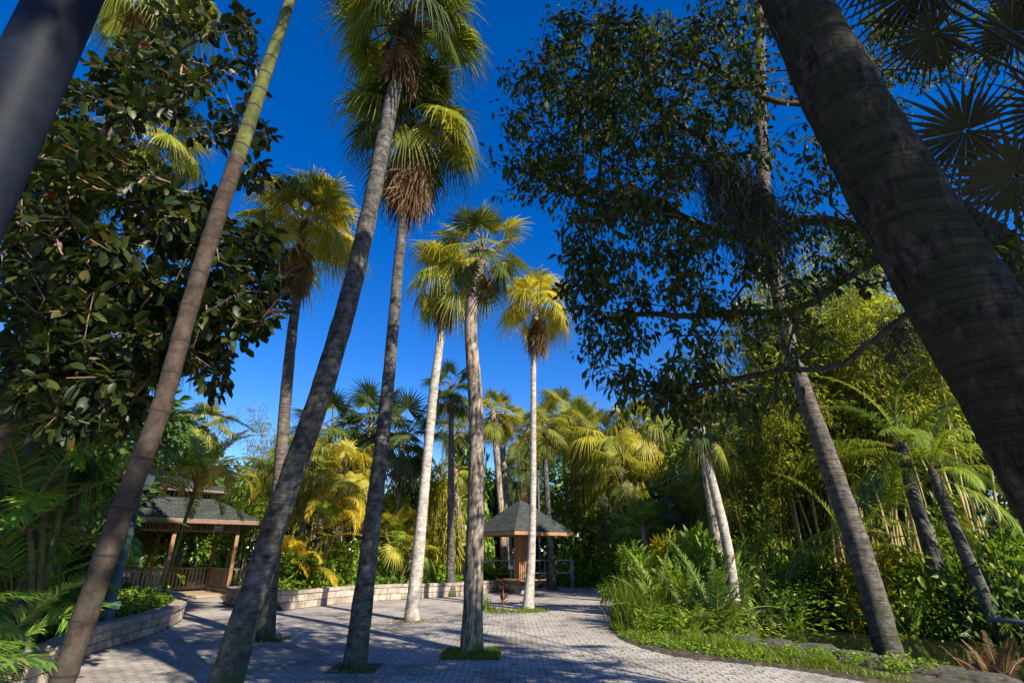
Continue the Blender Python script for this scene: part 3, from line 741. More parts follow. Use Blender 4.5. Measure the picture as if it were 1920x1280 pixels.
# right bank
GR = 'palms leaning over the pond bank'
palm('white barked palm leaning left out of the fern bank by the pond, half hidden crown',
     [(1380, 1146, 20), (1368, 1040, 18), (1350, 960, 18), (1332, 890, 15), (1318, 830, 14), (1312, 795, 14)],
     14.2, 'pale', dict(n=22, size=0.75, fr=STF, mats=('fan_dark', 'petiole'), lo=-40, dead=5, mix=('fan', 0.4)), GR, 1.15, seed=14)
palm('long dark leaning palm at the pond edge, rising through the leafy canopy',
     [(1660, 1198, 47), (1612, 1030, 42), (1545, 840, 35), (1495, 700, 28), (1465, 590, 24), (1450, 500, 23), (1436, 390, 22), (1427, 260, 21), (1424, 60, 20), (1428, -120, 20)],
     G(1660, 1198)[1], 'dark', dict(n=20, size=1.0, lo=-40, mats=('fan_dark', 'petiole'), dead=8), GR, 1.15, seed=15)
palm('pale thin feather palm leaning left behind the long dark leaning trunk, over the far bank',
     [(1745, 1030, 26), (1722, 960, 23), (1702, 890, 20), (1690, 830, 18)],
     14.5, 'grey', dict(n=14, size=1.15, fr=PINL, mats=('areca_dark', 'petiole'), lo=-20, hi=75, mix=('areca', 0.5)), GR, 1.1, seed=16)
palm('leaning feather palm low behind the giant close trunk, over the far bank',
     [(1826, 1075, 24), (1790, 990, 20), (1762, 920, 18), (1748, 880, 16)],
     13.2, 'grey', dict(n=11, size=0.9, fr=PINL, mats=('areca', 'petiole'), lo=-20, hi=70), GR, 1.1, seed=17)
# giant close trunk (right) and its crown above the frame
P14 = np.array([[2.66, 2.15, -0.05], [2.50, 2.2, 0.6], [2.225, 2.2, 2.19], [2.007, 2.2, 3.1], [1.84, 2.2, 4.0], [1.74, 2.2, 4.8], [1.6, 2.2, 6.0], [1.1, 2.25, 11.0]])
root = thing('palm_tree', 'giant mossy brown palm trunk leaning left across the right side, closest to the camera', 'palm tree', (2.62, 2.15, 0.0))
make_trunk(root, P14, np.array([0.24, 0.215, 0.205, 0.202, 0.186, 0.166, 0.15, 0.14]), 'mossy', 1.2, 0.014, 20, 48, 0.035)
add_crown(root, P14[-1] - np.array([2.62, 2.15, 0]), 26, 1.2, FAN, ('fan_dark', 'petiole'), dead=10, seed=21)
r2 = np.random.default_rng(5); mbw = MB()      # pale wiry air-plant strands clinging to the trunk
for k in range(26):
    z = r2.uniform(2.3, 4.4); cx = np.interp(z, P14[:, 2], P14[:, 0]); a0 = r2.uniform(-1.9, -0.9)
    t = np.linspace(0, 1, 9); aa = a0 + np.cumsum(r2.normal(0, 0.06, 9)); rr = 0.252 + 0.01 * np.abs(r2.normal(0, 1, 9))
    zz = z - t * r2.uniform(0.05, 0.22) + r2.normal(0, 0.012, 9)
    mbw.tube(np.stack([cx - 2.62 + rr * np.cos(aa), 2.2 - 2.15 + rr * np.sin(aa), zz], 1), 0.0016, 3, 0, False)
link('air_plant', mbw.mesh('air_plant', M['moss']), root)['kind'] = 'stuff'

# smooth blue-grey post close at top left
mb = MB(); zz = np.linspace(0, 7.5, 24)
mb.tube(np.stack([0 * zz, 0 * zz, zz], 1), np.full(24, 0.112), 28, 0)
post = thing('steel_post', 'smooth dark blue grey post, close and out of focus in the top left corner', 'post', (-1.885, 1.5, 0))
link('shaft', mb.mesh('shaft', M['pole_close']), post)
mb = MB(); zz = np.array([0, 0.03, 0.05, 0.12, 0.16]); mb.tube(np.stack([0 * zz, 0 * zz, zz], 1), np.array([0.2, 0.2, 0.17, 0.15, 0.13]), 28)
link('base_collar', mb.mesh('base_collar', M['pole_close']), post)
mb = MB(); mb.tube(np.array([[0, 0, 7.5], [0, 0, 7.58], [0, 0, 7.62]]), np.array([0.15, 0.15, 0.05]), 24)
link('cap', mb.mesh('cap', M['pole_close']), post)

# ringed cane palm (left, leaning)
def ringed_cane():
    px = [(112, 1290, 41), (164, 1143, 41), (193, 1058, 40), (217, 987, 38), (246, 916, 37), (270, 850, 35), (306, 759, 33), (345, 610, 30), (390, 460, 29.5), (430, 340, 28), (466, 235, 25), (500, 130, 22), (530, 45, 18), (556, -40, 17), (590, -170, 17), (640, -400, 17)]
    Y = 4.5
    P, R = trunk_pts(px, Y)
    d = P[0] - P[1]; Pb = P[0] + d * ((-0.05 - P[0][2]) / d[2])
    root = thing('cane_palm', 'tan cane palm with dark ring nodes leaning right in front of the left planter wall', 'palm tree', (Pb[0], Pb[1], 0))
    P = np.vstack([Pb, P]); R = np.concatenate([[R[0]], R])
    Q, R2 = spline(P, R, 260)
    s = np.concatenate([[0], np.cumsum(np.linalg.norm(np.diff(Q, axis=0), axis=1))])
    r = np.random.default_rng(2); nodes = []; x = 0.45
    while x < s[-1]: nodes.append(x); x += (0.40 if x < 3 else 0.36 if x < 5 else 0.26) * r.uniform(0.85, 1.15)
    nd = np.min(np.abs(s[:, None] - np.array(nodes)[None]), 1)
    R2 = R2 * (1 + 0.05 * np.exp(-(nd / 0.06) ** 2))
    mb = MB(); Ql = Q - np.array(root.location)
    mb.tube(Ql, R2, 20, 0, True, 0.006, r)
    F, _ = mb.f[0]
    seg = F[:, 0] // 20
    green = s[seg] > 5.6
    mb.f[0] = (F[~green], 0); mb.f.insert(1, (F[green], 1))
    for x in nodes:
        i = int(np.argmin(np.abs(s - x))); i = min(max(i, 2), len(Q) - 3)
        tg = Ql[i + 1] - Ql[i - 1]; tg /= np.linalg.norm(tg)
        mb.tube(np.array([Ql[i] - tg * 0.011, Ql[i], Ql[i] + tg * 0.011]), np.array([R2[i] * 1.0, R2[i] * 1.035, R2[i] * 1.0]), 20, 2, False)
    link('trunk', mb.mesh('trunk', [B['cane'], B['cane_green'], B['node']]), root)
    top = Ql[-1]
    add_crown(root, top, 12, 1.2, PIN, ('areca_dark', 'petiole'), lo=5, hi=80, seed=33)
    mb = MB()
    for k in range(34):                        # thin branched flower strands hanging by the top
        a = r.uniform(-0.5, 1.0); l = r.uniform(0.35, 0.8)
        t = np.linspace(0, 1, 9)[:, None]
        p0 = at(552, -35, 4.5) - np.array(root.location) + np.array([0, 0, 0.3 * r.random()])
        d = np.array([cos(a), -abs(sin(a)) * 0.4, r.uniform(-0.1, 0.35)])
        P3 = p0 + d * l * t * 0.9 + np.array([0, 0, -1.0]) * l * 0.9 * t ** 2 + np.cumsum(r.normal(0, 0.012, (9, 3)), 0)
        mb.tube(P3, np.linspace(0.007, 0.004, 9), 4, 0, False)
    link('flower_stalk', mb.mesh('flower_stalk', B['limb']), root)
ringed_cane()

# ------------------------------------------------------------------ broadleaf trees that branch to where their leaves are
def in_px(ells, n, r):
    """points spread through the volumes given as (cx, cy, rx, ry, Y0, Y1, weight) seen in the photo"""
    w = np.array([e[2] * e[3] * e[6] for e in ells], float); w /= w.sum()
    out = []
    for e in r.choice(len(ells), n, p=w):
        cx, cy, rx, ry, y0, y1, _ = ells[e]
        a = r.uniform(0, 2 * pi); q = math.sqrt(r.random())
        out.append(at(cx + rx * q * cos(a), cy + ry * q * sin(a), r.uniform(y0, y1)))
    return np.array(out)
def grow(targets, skeleton, seglen=0.28, sag=0.08, seed=0, reach=0.0):
    """connect every target to the nearest part of the growing tree; returns nodes, parents, radii"""
    r = np.random.default_rng(seed)
    nodes = []; par = []
    for br in skeleton:                       # list of (polyline, parent index or None)
        poly = resample(np.asarray(br, float), seglen)
        if nodes:
            d = np.linalg.norm(np.array(nodes) - poly[0], axis=1); p = int(np.argmin(d))
        else: p = -1
        for q in poly: nodes.append(q); par.append(p); p = len(nodes) - 1
    A = np.zeros((len(nodes) + len(targets) * 16, 3)); A[:len(nodes)] = nodes; n = len(nodes)
    d0 = np.linalg.norm(targets[:, None, :] - A[None, :n:3], axis=2).min(1)
    tips = np.zeros(len(targets), int)
    for ti in np.argsort(d0):
        t = targets[ti]; d = np.linalg.norm(A[:n] - t, axis=1); p = int(np.argmin(d)); L0 = d[p]
        k = min(15, max(1, int(L0 / seglen)))
        for i in range(1, k + 1):
            u = i / k; q = A[p if i == 1 else n - 1] * 0 + (A[int(np.argmin(d))] * (1 - u) + t * u)
            q = q + np.array([0, 0, -1]) * sag * L0 * sin(pi * u) + (r.normal(0, 0.035, 3) * L0 ** 0.5 if i < k else 0)
            A[n] = q; par.append(p); p = n; n += 1
        tips[ti] = p
    A = A[:n]; par = np.array(par)
    cnt = np.zeros(n); cnt[tips] += 1
    for i in range(n - 1, -1, -1):
        if par[i] >= 0: cnt[par[i]] += cnt[i]
    return A, par, cnt, tips
def limbs(mb, A, par, cnt, r0, pw=0.5, mn=0.004, k=6, mat=0, org=(0, 0, 0), mx=1.0):
    R = np.clip(r0 * np.maximum(cnt, 1) ** pw, mn, mx)
    ch = {}
    for i, p in enumerate(par):
        if p >= 0: ch.setdefault(p, []).append(i)
    org = np.asarray(org)
    starts = [i for i, p in enumerate(par) if p < 0]
    while starts:
        i = starts.pop(); path = []; rad = []
        if par[i] >= 0: path.append(A[par[i]]); rad.append(min(R[par[i]], R[i] * 1.3))
        while True:
            path.append(A[i]); rad.append(R[i])
            c = ch.get(i, [])
            if not c: break
            c = sorted(c, key=lambda j: -cnt[j]); starts += c[1:]; i = c[0]
        if len(path) > 1:
            kk = k if max(rad) > 0.012 else 4
            mb.tube(np.array(path) - org, np.array(rad), kk if max(rad) < 0.06 else 12, mat, False)

def cluster_leaves(centres, dirs, per, spread, size, r, hang=0.4, along=True):
    """leaf positions and matrices: per leaves around each twig end"""
    n = len(centres)
    C = np.repeat(centres, per, 0); Dd = np.repeat(dirs, per, 0)
    u = r.random(n * per)[:, None]
    rnd = r.normal(0, 1, (n * per, 3)); rnd /= np.linalg.norm(rnd, axis=1)[:, None]
    P = C - Dd * spread * u + rnd * spread * 0.22
    D = rnd * 0.9 + Dd * 0.55 + np.array([0, 0, -hang])
    Mx = frames(D, roll=r.normal(0, 0.5, n * per))
    sz = size * r.uniform(0.55, 1.3, n * per)
    return P, Mx * sz[:, None, None]
def tip_dirs(A, par, tips):
    d = A[tips] - A[np.maximum(par[tips], 0)]; l = np.linalg.norm(d, axis=1)[:, None]
    return np.where(l > 1e-6, d / (l + 1e-9), np.array([0, 0, 1.0]))

# dark glossy oval-leaved tree at left
def oval_tree():
    r = np.random.default_rng(11)
    E = [(390, 35, 100, 45, 5.0, 6.7, 0.9), (270, 140, 110, 75, 4.6, 6.7, 1), (170, 250, 95, 100, 4.4, 6.7, 1), (70, 340, 60, 100, 4.4, 6.7, 1),
         (430, 165, 75, 45, 5.2, 6.7, 0.7), (452, 110, 45, 25, 5.2, 6.7, 0.8), (455, 250, 60, 28, 5.2, 6.9, 0.8), (500, 320, 40, 26, 5.2, 6.9, 0.8), (370, 225, 40, 25, 5.2, 6.9, 0.4),
         (250, 400, 160, 75, 4.6, 7.7, 1.2), (100, 500, 120, 95, 4.4, 7.7, 1.3), (360, 410, 80, 45, 5.0, 7.1, 1), (470, 440, 60, 38, 5.2, 6.9, 1), (515, 480, 22, 30, 5.2, 6.7, .8),
         (300, 520, 160, 80, 4.8, 7.7, 1.3), (470, 555, 60, 55, 5.2, 7.1, 1.2), (430, 625, 70, 42, 5.2, 7.1, 1.2), (180, 640, 180, 100, 4.6, 7.7, 1.3), (60, 700, 80, 120, 4.4, 7.3, 1.3),
         (395, 700, 32, 45, 5.2, 6.9, 1.0), (335, 610, 90, 70, 5.0, 7.3, 1.1), (120, 770, 120, 60, 4.6, 7.3, 1.0)]
    T = in_px(E, 850, r)
    base = np.array([-6.4, 6.3, 0.25])
    sk = [[base, (-6.2, 6.25, 1.6), at(60, 640, 6.1), at(100, 480, 6.0), at(150, 330, 5.9), at(215, 215, 5.8), at(290, 120, 5.8), at(400, 60, 5.9)],
          [at(60, 620, 6.1), at(110, 505, 5.7), at(200, 470, 5.6), at(270, 432, 5.6), at(330, 425, 5.7), at(410, 430, 5.9)],
          [at(100, 480, 6.0), at(20, 440, 5.8), at(-60, 380, 5.8)],
          [at(150, 330, 5.9), at(230, 180, 5.6), at(310, 205, 5.8), at(400, 265, 6.0), at(455, 330, 6.2)],
          [at(80, 600, 6.1), at(230, 600, 6.0), at(330, 590, 6.1), at(420, 600, 6.2)],
          [at(70, 640, 6.1), at(150, 720, 5.7), at(260, 730, 5.6)]]
    A, par, cnt, tips = grow(T, sk, 0.25, 0.05, 3)
    root = thing('oval_leaf_tree', 'dark tree of large glossy oval leaves filling the left side', 'tree', base)
    mb = MB(); limbs(mb, A, par, cnt, 0.0045, 0.48, 0.004, 8, 0, base, 0.11); link('trunk', mb.mesh('trunk', B['tan']), root)
    mb = MB(); P, Mx = cluster_leaves(A[tips], tip_dirs(A, par, tips), 15, 0.36, 0.17, r, 0.15)
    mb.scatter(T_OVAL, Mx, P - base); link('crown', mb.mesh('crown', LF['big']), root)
oval_tree()

# broad canopy tree at right, spreading over the path; unseen crown over the camera added for shade
def canopy_tree():
    r = np.random.default_rng(12)
    E = [(1130, 120, 130, 100, 3.7, 6.1, 1.5), (1050, 225, 105, 95, 4.1, 6.1, 1.2), (985, 160, 60, 60, 4.5, 5.7, 0.6), (930, 285, 40, 34, 4.5, 5.6, 0.7), (960, 345, 45, 25, 4.5, 5.6, 0.6), (1010, 330, 60, 55, 4.5, 5.7, 0.9),
         (1150, 320, 140, 105, 3.7, 6.6, 1.6), (1260, 150, 160, 130, 3.3, 6.6, 1.5), (1350, 60, 120, 80, 3.3, 6.6, 0.8), (1180, 470, 125, 95, 4.1, 6.6, 1.4), (1085, 445, 50, 50, 4.5, 6.1, 1.0),
         (1095, 540, 45, 50, 4.5, 6.1, 1.0), (1130, 620, 65, 60, 4.5, 6.1, 1.0), (1250, 590, 110, 85, 4.1, 6.6, 0.8), (1205, 700, 110, 42, 4.1, 5.7, 1.2), (1062, 702, 36, 22, 4.8, 5.7, 0.8), (1150, 765, 40, 25, 4.3, 5.3, .9),
         (1330, 300, 120, 150, 3.7, 6.6, 0.7), (1340, 510, 100, 120, 3.7, 6.6, 0.55), (1420, 640, 110, 90, 3.7, 5.7, 0.3), (1500, 480, 80, 90, 3.7, 5.7, 0.5), (1390, 770, 130, 50, 4.1, 5.7, 0.45), (1300, 740, 80, 60, 4.1, 5.7, .8),
         (1100, 20, 80, 30, 3.7, 5.7, 1.0), (1480, 250, 80, 140, 4.1, 6.6, 0.5), (1650, 180, 60, 160, 4.1, 6.6, 0.6), (1850, 430, 90, 160, 3.3, 5.7, 0.6), (1750, 60, 160, 70, 3.7, 6.6, 0.7), (1560, 420, 70, 85, 4.2, 5.6, .45), (1630, 490, 55, 60, 4.2, 5.6, .45), (1560, 290, 55, 60, 4.4, 6, .45), (1700, 110, 110, 70, 5, 7, .7), (1870, 150, 60, 80, 5, 7, .5), (1450, 20, 120, 50, 3.3, 5.7, 0.7)]
    T = in_px(E, 1900, r)
    def ball(c, rad, n, fl=0.55):
        q = r.normal(0, 1, (n, 3)); q /= np.linalg.norm(q, axis=1)[:, None]; q *= (r.random((n, 1)) ** 0.4) * rad; q[:, 2] *= fl
        return q + np.array(c)
    OFF = np.vstack([ball(*b) for b in SHADE])
    base = np.array([5.2, 4.4, 0.0])
    fork = at(1915, 475, 4.1)
    sk = [[base, (5.1, 4.5, 1.5), (4.9, 4.6, 2.6), fork, at(1750, 345, 4.6), at(1600, 200, 5.2), at(1500, 90, 5.7), at(1420, -20, 6.1)],
          [at(1830, 430, 4.3), at(1740, 440, 4.9), at(1640, 440, 5.2), at(1560, 412, 5.4), at(1480, 414, 5.5), at(1400, 345, 5.6), at(1330, 270, 5.7), at(1230, 200, 5.6), at(1130, 160, 5.5), at(1030, 150, 5.5)],
          [at(1480, 414, 5.5), at(1440, 450, 5.4), at(1350, 440, 5.4), at(1240, 390, 5.4), at(1130, 360, 5.5), at(1040, 350, 5.5), at(960, 310, 5.5)],
          [at(1800, 520, 4.4), at(1720, 570, 4.6), at(1694, 590, 4.7), at(1666, 630, 4.8), at(1624, 644, 4.9), at(1600, 658, 4.9), at(1540, 626, 5.0), at(1473, 592, 5.1)],
          [at(1624, 644, 4.9), at(1605, 672, 4.9), at(1563, 695, 5.0), at(1480, 690, 5.0), at(1380, 712, 5.1), at(1280, 725, 5.2), at(1180, 710, 5.3)],
          [at(1740, 440, 4.9), at(1680, 470, 5.0), at(1619, 503, 5.0), at(1581, 522, 5.0), at(1540, 560, 5.1), at(1502, 578, 5.1), at(1455, 588, 5.2), at(1390, 583, 5.2), at(1300, 595, 5.3), at(1200, 586, 5.4), at(1120, 600, 5.5)],
          [at(1560, 200, 5.4), at(1440, 190, 5.1), at(1330, 120, 4.9), at(1200, 80, 4.9), at(1100, 60, 5.0)],
          [fork, (6.0, 3.6, 4.8), (6.4, 2.2, 7.4), (6.2, 0.4, 9.0), (6.8, -2.2, 9.4), (9.3, -2.0, 9.8)],
          [(6.2, 0.4, 9.0), (4.4, 1.6, 9.4), (2.2, 1.2, 9.4), (1.0, 0.8, 9.5)],
          [fork, (6.0, 5.0, 4.5), at(2010, 60, 5.0)]]
    AT = np.vstack([T, OFF])
    A, par, cnt, tips = grow(AT, sk, 0.3, 0.05, 4)
    root = thing('canopy_tree', 'broad dark leafy tree arching from the right over the path, fine pointed leaves, with added unseen leaf balls for shade', 'tree', base)
    mb = MB(); limbs(mb, A, par, cnt, 0.0036, 0.43, 0.0032, 8, 0, base, 0.11); link('trunk', mb.mesh('trunk', B['limb']), root)
    td = tip_dirs(A, par, tips); nT = len(T)
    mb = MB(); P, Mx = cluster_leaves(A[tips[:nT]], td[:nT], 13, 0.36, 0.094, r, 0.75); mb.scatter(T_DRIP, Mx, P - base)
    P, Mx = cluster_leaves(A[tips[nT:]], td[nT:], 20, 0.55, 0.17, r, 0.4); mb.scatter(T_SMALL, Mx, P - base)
    link('crown', mb.mesh('crown', LF['camphor']), root)  # tree crown and the unseen SHADE leaf balls in one mesh
SHADE = [((6.6, -2.4, 7.5), 1.5, 120), ((2.8, -3.2, 9.1), 1.0, 70), ((3.2, 1.8, 9.9), 2.2, 130), ((6.2, -0.6, 9.8), 2.2, 150), ((7.8, 0.2, 8.9), 1.6, 150), ((6.5, -2.3, 9.4), 2.4, 270), ((9.3, -1.8, 10.0), 2.2, 75)]  # unseen leaf balls added towards the sun, shaped to shade chosen trunks and paving
canopy_tree()

# grey Spanish moss hanging from the boughs
def moss(label, px, n, length, seed):
    r = np.random.default_rng(seed); pts = np.array([at(*p) for p in px]); line = resample(pts, 0.05)
    org = pts[0]; mb = MB()
    for k in range(n):
        p = line[r.integers(len(line))] + r.normal(0, 0.09, 3)
        l = length * r.uniform(0.25, 1.0) ** 1.2; m = 12; t = np.linspace(0, 1, m)
        W = np.cumsum(r.normal(0, 0.02, (m, 3)), 0); W[:, 2] = 0
        Q = p + W + np.outer(t, [0.0, 0, -l]) + np.stack([0.02 * np.sin(t * 40 + r.uniform(0, 6)), 0.02 * np.cos(t * 37), 0 * t], 1)
        mb.tube(Q - org, np.full(m, 0.0035), 3, 0, False)
    o = thing('spanish_moss', label, 'moss', org, 'grey moss hanging in the canopy tree', mb.mesh('spanish_moss', M['moss']))
    return o
moss('thick grey moss curtain hanging from the bough left of the long leaning trunk', [(1322, 290, 5.0), (1350, 312, 5.0), (1390, 335, 5.0), (1440, 380, 5.1)], 800, 1.35, 1)
moss('grey moss tuft hanging under the bough beside the giant mossy trunk', [(1640, 440, 6.0), (1600, 425, 6.1), (1560, 412, 6.2)], 260, 0.8, 2)
moss('small grey moss wisps on the lowest crooked branch near the giant trunk', [(1690, 600, 5.5), (1650, 635, 5.6)], 160, 0.5, 3)
moss('dense grey moss clump in the top right corner', [(1870, -40, 4.6), (1915, -10, 4.6), (1960, 10, 4.5)], 700, 1.0, 4)

# low fan palm at right whose dark fans spread against the sky
def near_fan_palm():
    base = np.array([6.6, 3.6, 0.0])
    root = thing('fan_palm', 'dark fan palm at the upper right edge, large star shaped leaves against the sky', 'palm tree', base)
    P = np.array([base + [0, 0, -0.05], base + [-0.05, 0, 2.2], base + [-0.15, 0.0, 4.2]])
    make_trunk(root, P, np.array([0.2, 0.17, 0.15]), 'dark', 1.2, seed=41)
    top = base + np.array([-0.15, 0, 4.2])
    for k, (hx, hy, hY, R, fa, tilt) in enumerate([(1812, 245, 3.3, 0.66, 200, 0.25), (1752, 62, 3.5, 0.55, 235, 0.3), (1735, -35, 3.3, 0.75, 215, 0.5), (1905, 330, 3.0, 0.6, 200, 0.4), (1900, 60, 3.9, 0.6, 190, 0.3), (1640, -60, 3.7, 0.6, 230, 0.4), (1990, 200, 3.6, 0.7, 170, 0.4), (2060, 60, 4.0, 0.7, 100, 0.5), (2050, 380, 4.4, 0.7, 300, 0.5), (2150, 200, 4.6, 0.7, 40, 0.6), (2100, 300, 3.0, 0.7, 330, 0.6), (2200, 0, 3.6, 0.7, 60, 0.7)]):
        rr = np.random.default_rng(300 + k); hub = at(hx, hy, hY)
        v = CAM - hub; v = v / np.linalg.norm(v)                      # the blades hang, showing their undersides to the path
        n0 = v * (1 - tilt) + np.array([0.2, -0.2, -1.0]) * tilt; n0 /= np.linalg.norm(n0)
        rt = np.array([1.0, 0, 0]); rt = rt - n0 * (rt @ n0); rt /= np.linalg.norm(rt); up = np.cross(n0, rt)
        f = rt * cos(radians(fa)) + up * sin(radians(fa)); sd = np.cross(n0, f)
        mb = MB(); t = np.linspace(0, 1, 10)[:, None]
        mb.tube(top + (hub - top) * t + np.array([0, 0, 0.35]) * (t * (1 - t)) - base, np.linspace(0.022, 0.012, 10), 6, 1, False)
        fan_blade(mb, rr, hub - base, f, sd, -n0, R, 34, 168, 0.12, 0.06, 0.85, 0.4)
        link('frond', mb.mesh('frond', [LF['thick'], LF['thick']]), root)  # blade and stalk both in the shade-darkened leaf colour
near_fan_palm()

# ------------------------------------------------------------------ pavilion
def rotz(d):
    return np.array([[d[0], -d[1], 0], [d[1], d[0], 0], [0, 0, 1]])
def hip(mb, hx, hy, z0, tx, ty, z1, mat=0, uvs=None, cx=0, cy=0, th=0.05):
    """truncated hip roof: eave half sizes hx, hy at z0, top half sizes tx, ty at z1, with thickness"""
    a = [(-hx, -hy), (hx, -hy), (hx, hy), (-hx, hy)]; b = [(-tx, -ty), (tx, -ty), (tx, ty), (-tx, ty)]
    for i in range(4):
        j = (i + 1) % 4
        q = np.array([[*a[i], z0], [*a[j], z0], [*b[j], z1], [*b[i], z1]]) + np.array([cx, cy, 0])
        n = np.cross(q[1] - q[0], q[3] - q[0]); n = n / np.linalg.norm(n)
        if n[2] < 0: n = -n
        V = np.vstack([q, q - n * th])
        mb.add(V, [[0, 1, 2, 3], [7, 6, 5, 4], [0, 4, 5, 1], [1, 5, 6, 2], [2, 6, 7, 3], [3, 7, 4, 0]], mat)
        if uvs is not None:
            u = (q[1] - q[0]) / np.linalg.norm(q[1] - q[0]); v = np.cross(n, u)
            for f in ([0, 1, 2, 3], [7, 6, 5, 4], [0, 4, 5, 1], [1, 5, 6, 2], [2, 6, 7, 3], [3, 7, 4, 0]):
                for k in f: uvs.append((float(V[k] @ u) + 50, float(V[k] @ v) + 50))
def roof_obj(name, parts, root, mat):
    mb = MB(); uvs = []
    for p in parts: hip(mb, *p[:6], uvs=uvs, **(p[6] if len(p) > 6 else {}))
    me = mb.mesh(name, mat, False)
    uv = me.uv_layers.new(name='UVMap')
    if len(uvs) == len(uv.data): uv.data.foreach_set('uv', np.array(uvs, np.float32).ravel())
    return link(name, me, root)

def pavilion():
    FL = G(299, 1122); FR = G(424, 1116)
    d = (FR - FL)[:2]; bay = np.linalg.norm(d); d = d / bay
    root = thing('pavilion', 'wooden pavilion with two tiered dark shingle roof and picket railing behind palms', 'pavilion', (FL[0], FL[1], 0))
    ang = math.atan2(d[1], d[0]); root.rotation_euler = (0, 0, ang)
    W = bay; D = 3.0; x0 = -bay * 0.95; x1 = bay; zt = 2.72                # local: x along the front, y back
    wood = M['wood']
    posts = [(0, 0), (x1, 0), (0.05, D), (x1, D), (x0, 0), (x0, D)]
    for (x, y) in posts:
        mb = MB(); mb.box((x - 0.07, y - 0.07, 0.02), (x + 0.07, y + 0.07, zt), 0, ch=0.012); link('post', mb.mesh('post', wood, False), root)
    cx, cy = (x0 + x1) / 2, D / 2; hx, hy = (x1 - x0) / 2 + 0.62, D / 2 + 0.62
    # deck
    mb = MB()
    for k in range(int((D + 0.4) / 0.15)):
        mb.box((x0 - 0.1, -0.15 + k * 0.15, 0.0), (x1 + 0.1, -0.15 + k * 0.15 + 0.14, 0.05 + 0.002 * (k % 3)), 0)
    link('deck', mb.mesh('deck', M['wood_grey'], False), root)
    rf = roof_obj('roof', [(hx, hy, 2.86, hx * 0.42, hy * 0.42, 3.72, dict(cx=cx, cy=cy))], root, M['shingle'])
    ru = roof_obj('roof_lantern', [(hx * 0.60, hy * 0.60, 4.02, hx * 0.3, 0.02, 4.62, dict(cx=cx, cy=cy))], root, M['shingle'])
    mb = MB()
    for (sx, sy, ex, ey) in ((cx - hx, cy - hy, cx + hx, cy - hy + 0.04), (cx - hx, cy + hy - 0.04, cx + hx, cy + hy), (cx - hx, cy - hy + 0.043, cx - hx + 0.04, cy + hy - 0.043), (cx + hx - 0.04, cy - hy + 0.043, cx + hx, cy + hy - 0.043)):
        mb.box((sx, sy, 2.66), (ex, ey, 2.83), 0)
    link('fascia', mb.mesh('fascia', M['fascia'], False), root)
    mb = MB(); ux, uy = hx * 0.60, hy * 0.60
    for (sx, sy, ex, ey) in ((cx - ux, cy - uy, cx + ux, cy - uy + 0.03), (cx - ux, cy + uy - 0.03, cx + ux, cy + uy), (cx - ux, cy - uy + 0.033, cx - ux + 0.03, cy + uy - 0.033), (cx + ux - 0.03, cy - uy + 0.033, cx + ux, cy + uy - 0.033)):
        mb.box((sx, sy, 3.91), (ex, ey, 4.0), 0)
    link('lantern_fascia', mb.mesh('lantern_fascia', M['fascia'], False), root)
    mb = MB(); vx, vy = hx * 0.42, hy * 0.42                              # louvred clerestory between the tiers
    for k in range(14):
        t = (k + 0.5) / 14
        for s in (-1, 1):
            mb.box((cx - vx + 2 * vx * t - 0.03, cy + s * vy - 0.02, 3.66), (cx - vx + 2 * vx * t + 0.03, cy + s * vy + 0.02, 4.05), 0)
            mb.box((cx + s * vx - 0.02, cy - vy + 2 * vy * t - 0.03, 3.66), (cx + s * vx + 0.02, cy - vy + 2 * vy * t + 0.03, 4.05), 0)
    link('clerestory', mb.mesh('clerestory', M['wood_grey'], False), root)
    # frieze of short slats under the eave
    def frieze(ax, ay, bx, by):
        mb = MB(); p = np.array([ax, ay]); q = np.array([bx, by]); l = np.linalg.norm(q - p); u = (q - p) / l; R = rotz(u)
        mb.box((0.07, -0.03, 2.36), (l - 0.07, 0.03, 2.42), 0, R, (ax, ay, 0)); mb.box((0.07, -0.03, 2.64), (l - 0.07, 0.03, 2.71), 0, R, (ax, ay, 0))
        n = int(l / 0.105)
        for k in range(1, n): mb.box((k * l / n - 0.022, -0.02, 2.423), (k * l / n + 0.022, 0.02, 2.637), 0, R, (ax, ay, 0))
        link('frieze', mb.mesh('frieze', wood, False), root)
    frieze(0, 0, x1, 0); frieze(x0, 0, 0, 0); frieze(x0, D, x1, D); frieze(x1, 0, x1, D); frieze(x0, 0, x0, D)
    def railing(ax, ay, bx, by, z=0.05, h=0.95):
        mb = MB(); p = np.array([ax, ay]); q = np.array([bx, by]); l = np.linalg.norm(q - p); u = (q - p) / l; R = rotz(u)
        mb.box((0.03, -0.03, z + h - 0.07), (l - 0.03, 0.03, z + h), 0, R, (ax, ay, 0)); mb.box((0.03, -0.025, z + 0.1), (l - 0.03, 0.025, z + 0.17), 0, R, (ax, ay, 0))
        n = int(l / 0.14)
        for k in range(1, n): mb.box((k * l / n - 0.035, -0.052, z + 0.06), (k * l / n + 0.035, -0.027, z + h - 0.02), 0, R, (ax, ay, 0))
        return link('railing', mb.mesh('railing', M['wood_grey'], False), root)
    railing(0.07, D, x1 - 0.07, D); railing(x1, 0.07, x1, D - 0.07); railing(x0 + .07, D, -0.02, D); railing(x0, .07, x0, D - .07)
    # outer picket fence running left from the front post
    A2 = np.array([-1.75, -0.62]); A3 = np.array([-3.1, -1.1])
    for p in (A2, A3, np.array([-0.9, -0.33])):
        mb = MB(); mb.box((p[0] - 0.045, p[1] - 0.045, 0.0), (p[0] + 0.045, p[1] + 0.045, 1.0), 0); link('fence_post', mb.mesh('fence_post', M['wood_grey'], False), root)
